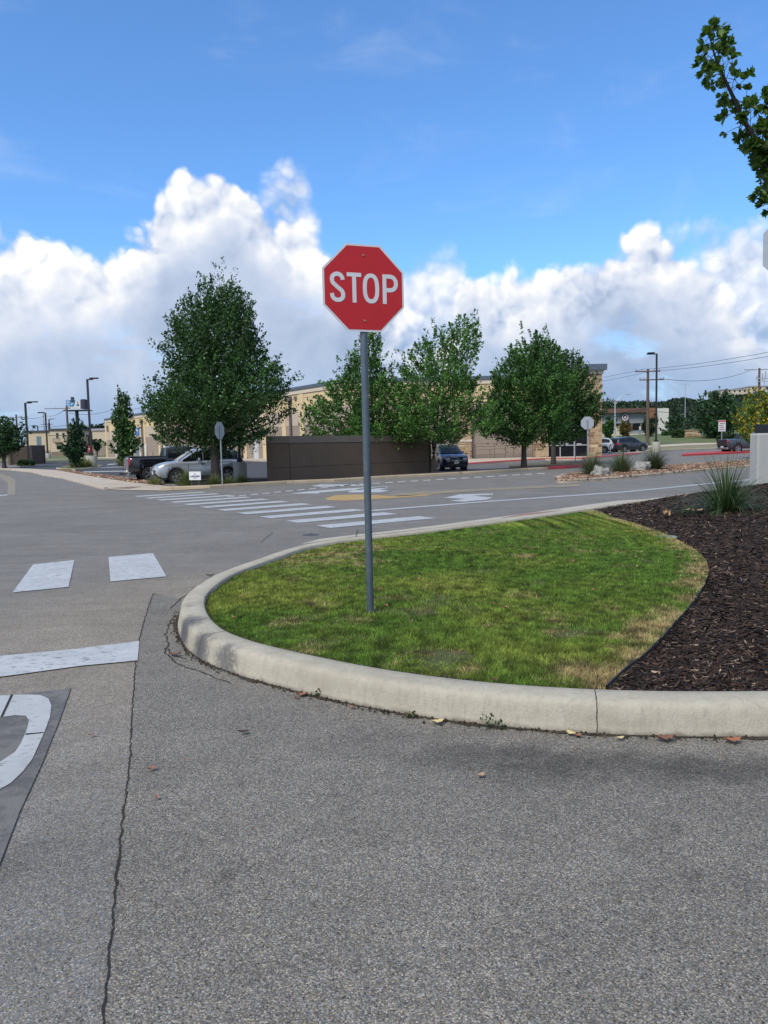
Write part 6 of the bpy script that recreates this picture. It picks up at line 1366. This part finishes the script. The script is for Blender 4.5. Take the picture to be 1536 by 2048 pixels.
pw = G(296, 962.5); h2 = R(27); ctr = pw + Vector((math.cos(h2) * 1.95, math.sin(h2) * 1.95, 0)) + Vector((-math.sin(h2), math.cos(h2), 0)) * .9
t = vehicle('black_pickup', 'black pickup truck with its tail to the left beside the silver car', 'pickup truck', (ctr.x, ctr.y, 0), h2, paintm('black_paint', (.008, .009, .013), .2, .2), 5.9, 2.03, [(-2.95, 1.26), (-2.9, 1.36), (-.9, 1.36), (-.8, 1.28), (1.3, 1.24), (1.5, 1.24), (2.5, 1.18), (2.95, 1.02)], [(-.92, 1.30), (-.84, 1.88), (-.5, 1.95), (.4, 1.97), (.85, 1.88), (1.52, 1.24)], (-1.85, 1.83), .42, [(-.72, .18), (.26, 1.20)], (.88, 1.46), None, kind='pickup', sill=.42)
MB().box(-2.86, -1.0, -.84, .84, 1.37, 1.44).build('bed_cover', M_plast, t, bevel=.02); MB().box(-2.975, -2.95, -.78, .78, .72, 1.30).build('tailgate', mat('tailgate_grey', (.16, .14, .14), .4, metal=.3), t); MB().tube([(-3.0, 0, .45), (-3.35, 0, .45)], .06, 8).build('tow_hitch', M_plast, t)
p = G(907, 942); vehicle('blue_suv', 'dark blue suv facing the road at the end of the brown enclosure', 'car', (p.x - .2, p.y + 2.3, 0), R(-80), paintm('navy_paint', (.006, .016, .045), .3, .2), 4.66, 1.86, **{**SUV})
p = G(1205, 906); vehicle('white_suv', 'white suv half hidden by the stone corner of the store', 'car', (p.x - 1.15, p.y + .3, T(p.x, p.y)), R(165), paintm('white_paint', (.66, .68, .70), 0, .3), 4.66, 1.86, **SUV)
p = G(1272, 903.5); vehicle('grey_suv', 'dark grey suv with silver wheels left of the right lamp post', 'car', (p.x - .6, p.y + .8, T(p.x, p.y)), R(25), paintm('slate_paint', (.030, .036, .048), .4, .3), 4.6, 1.84, **SUV)
p = G(1474, 906); h4 = R(12); cx_ = p + Vector((math.cos(h4) * 1.9, math.sin(h4) * 1.9, 0)) + Vector((-math.sin(h4), math.cos(h4), 0)) * .9
t = vehicle('grey_pickup', 'slate grey pickup with only its bed showing left of the concrete block', 'pickup truck', (cx_.x, cx_.y, T(cx_.x, cx_.y)), h4, paintm('blue_grey_paint', (.050, .065, .080), .4, .3), 5.9, 2.03, [(-2.95, 1.20), (-2.9, 1.34), (-.9, 1.36), (-.8, 1.28), (1.5, 1.24), (2.5, 1.18), (2.95, 1.02)], [(-.92, 1.30), (-.84, 1.88), (-.5, 1.95), (.4, 1.97), (.85, 1.88), (1.52, 1.24)], (-1.85, 1.83), .42, [(-.72, .18), (.26, 1.20)], (.88, 1.46), None, kind='pickup', sill=.42)
MB().box(-2.975, -2.95, -.78, .78, .72, 1.32).build('tailgate', M_plast, t)

# ============================================================ FALLEN LEAVES AND SMALL LITTER
def leaf(label, pos, s_, c, rz, curl=.3, group=None, name='fallen_leaf', cat='leaf', tilt=0, wide=.32):
    mb = MB(); n = 7; rows = []
    for k in range(n + 1):
        u = k / n; w_ = s_ * wide * (math.sin(math.pi * min(1, u * 1.02)) ** .75) * (1 + .25 * math.sin(u * 19)); z = .006 + curl * s_ * (u - .5) ** 2 * 1.6
        rows.append([(s_ * (u - .5), -w_, z + curl * s_ * .35), (s_ * (u - .5), 0, z), (s_ * (u - .5), w_, z + curl * s_ * .28)])
    for a_, b_ in zip(rows, rows[1:]):
        for j in (0, 1): mb.poly([a_[j], b_[j], b_[j + 1], a_[j + 1]])
    o = mb.build(name, mat('leaf_' + '_'.join('%d' % (q * 100) for q in c), c, .7, .25, 30, c2=tuple(q * .5 for q in c), c2s=25), loc=tuple(pos)); o.rotation_euler = (tilt, 0, rz); return tag(o, label, cat, group)
tn_, yl, br_, dk = (.26, .11, .06), (.50, .42, .22), (.16, .08, .05), (.04, .022, .018)
for (px_, py_, s_, c, rz, lab) in [(603, 1393, .075, tn_, .3, 'reddish brown leaf against the kerb foot left of centre'), (592, 1398, .04, br_, 1.2, 'small brown leaf scrap touching the reddish leaf'), (875, 1448, .085, yl, .2, 'pale yellow leaf on the asphalt at the kerb foot'), (1142, 1471, .065, yl, 2.2, 'yellow leaf near the kerb joint'), (1156, 1475, .05, tn_, .5, 'orange brown leaf beside the yellow one at the kerb joint'),
      (183, 1473, .035, tn_, .4, 'small rust leaf left of the long joint'), (304, 1541, .045, tn_, 1.0, 'rust leaf right of the long joint'), (314, 1599, .03, tn_, 2, 'tiny rust leaf below the other one right of the joint'), (487, 1468, .06, dk, .1, 'dark curled leaf on the open asphalt'), (962, 1555, .05, (.34, .25, .16), .7, 'pale tan leaf on the open asphalt below the kerb'),
      (420, 1153, .10, dk, .2, 'dark curled leaf on the road left of the kerb nose'), (350, 1312, .095, br_, .15, 'brown leaf lying off the kerb nose'), (1465, 1486, .10, tn_, .05, 'long brown leaf at the kerb foot near the right edge'), (1330, 1482, .11, br_, .05, 'brown strip of leaf at the kerb foot right of the joint'), (372, 1524, .02, tn_, 0, 'tiny brown speck of leaf on the asphalt'),
      (816, 1436, .05, br_, .5, 'brown leaf wedged at the kerb foot below the sign'), (703, 1417, .04, tn_, 2.5, 'small tan leaf at the kerb foot under the pole'), (1240, 1480, .05, yl, .1, 'tan leaf just right of the kerb joint')]:
    p = G(px_, py_, .008); leaf(lab, (p.x, p.y, .012), s_, c, rz, .35)
p = G(988, 1366, .17); leaf('dark red leaf resting on the kerb top in front of the lawn', (p.x, p.y, .186), .05, (.12, .03, .02), .2)
r = random.Random(12); k = 0
while k < 46:
    x, y = r.uniform(-2, 5), r.uniform(4.7, 13)
    if not inside(x, y, gpoly): continue
    leaf('small dry brown leaf lying in the grass', (x, y, float(gzf(np.array([x]), np.array([y]))[0]) + .035), r.uniform(.03, .06), r.choice([tn_, br_, (.32, .17, .09), dk]), r.uniform(0, 6), .5, 'dry leaves scattered on the lawn', tilt=r.uniform(-.4, .4)); k += 1
p = G(1328, 1030, .25); leaf('curled pale tan leaf on the mulch left of the yucca', (p.x, p.y, mz(p.x, p.y) + .06), .22, (.38, .24, .14), 1.0, .8, tilt=.8)
for (px_, py_, s_, lab) in ((1372, 1022, .2, 'grey curled leaf at the left foot of the yucca'), (1395, 1024, .25, 'tan leaf lying under the yucca'), (1437, 1010, .16, 'orange leaf caught in the yucca')):
    p = G(px_, py_, .28); leaf(lab, (p.x, p.y, mz(p.x, p.y) + .05), s_, (.36, .27, .18), .3, .4)
# weeds sprouting at the kerb foot
for px_, py_, s_, lab in ((975, 1456, .09, 'tiny weed sprouting at the kerb foot'), (640, 1392, .05, 'tiny weed by the reddish leaf at the kerb'), (822, 1434, .04, 'low weed left of the pale leaf'), (1002, 1457, .05, 'small creeping weed right of the tall weed')):
    p = G(px_, py_, .01); rr_ = np.random.default_rng(int(px_)); n = 40; c = np.stack([rr_.normal(0, .02, n), rr_.normal(-.005, .008, n), rr_.uniform(.0, s_, n)], 1); V = leaves(c, np.array((0, 0, 1.))[None], .016, None, rr_, .9); C = np.array((.05, .08, .035)) * rr_.uniform(.6, 1.3, n)[:, None]
    tag(fast('weed', V.reshape(-1, 3), np.arange(n * 4).reshape(-1, 4), LM, C, loc=p), lab, 'weed', 'weeds along the kerb foot')
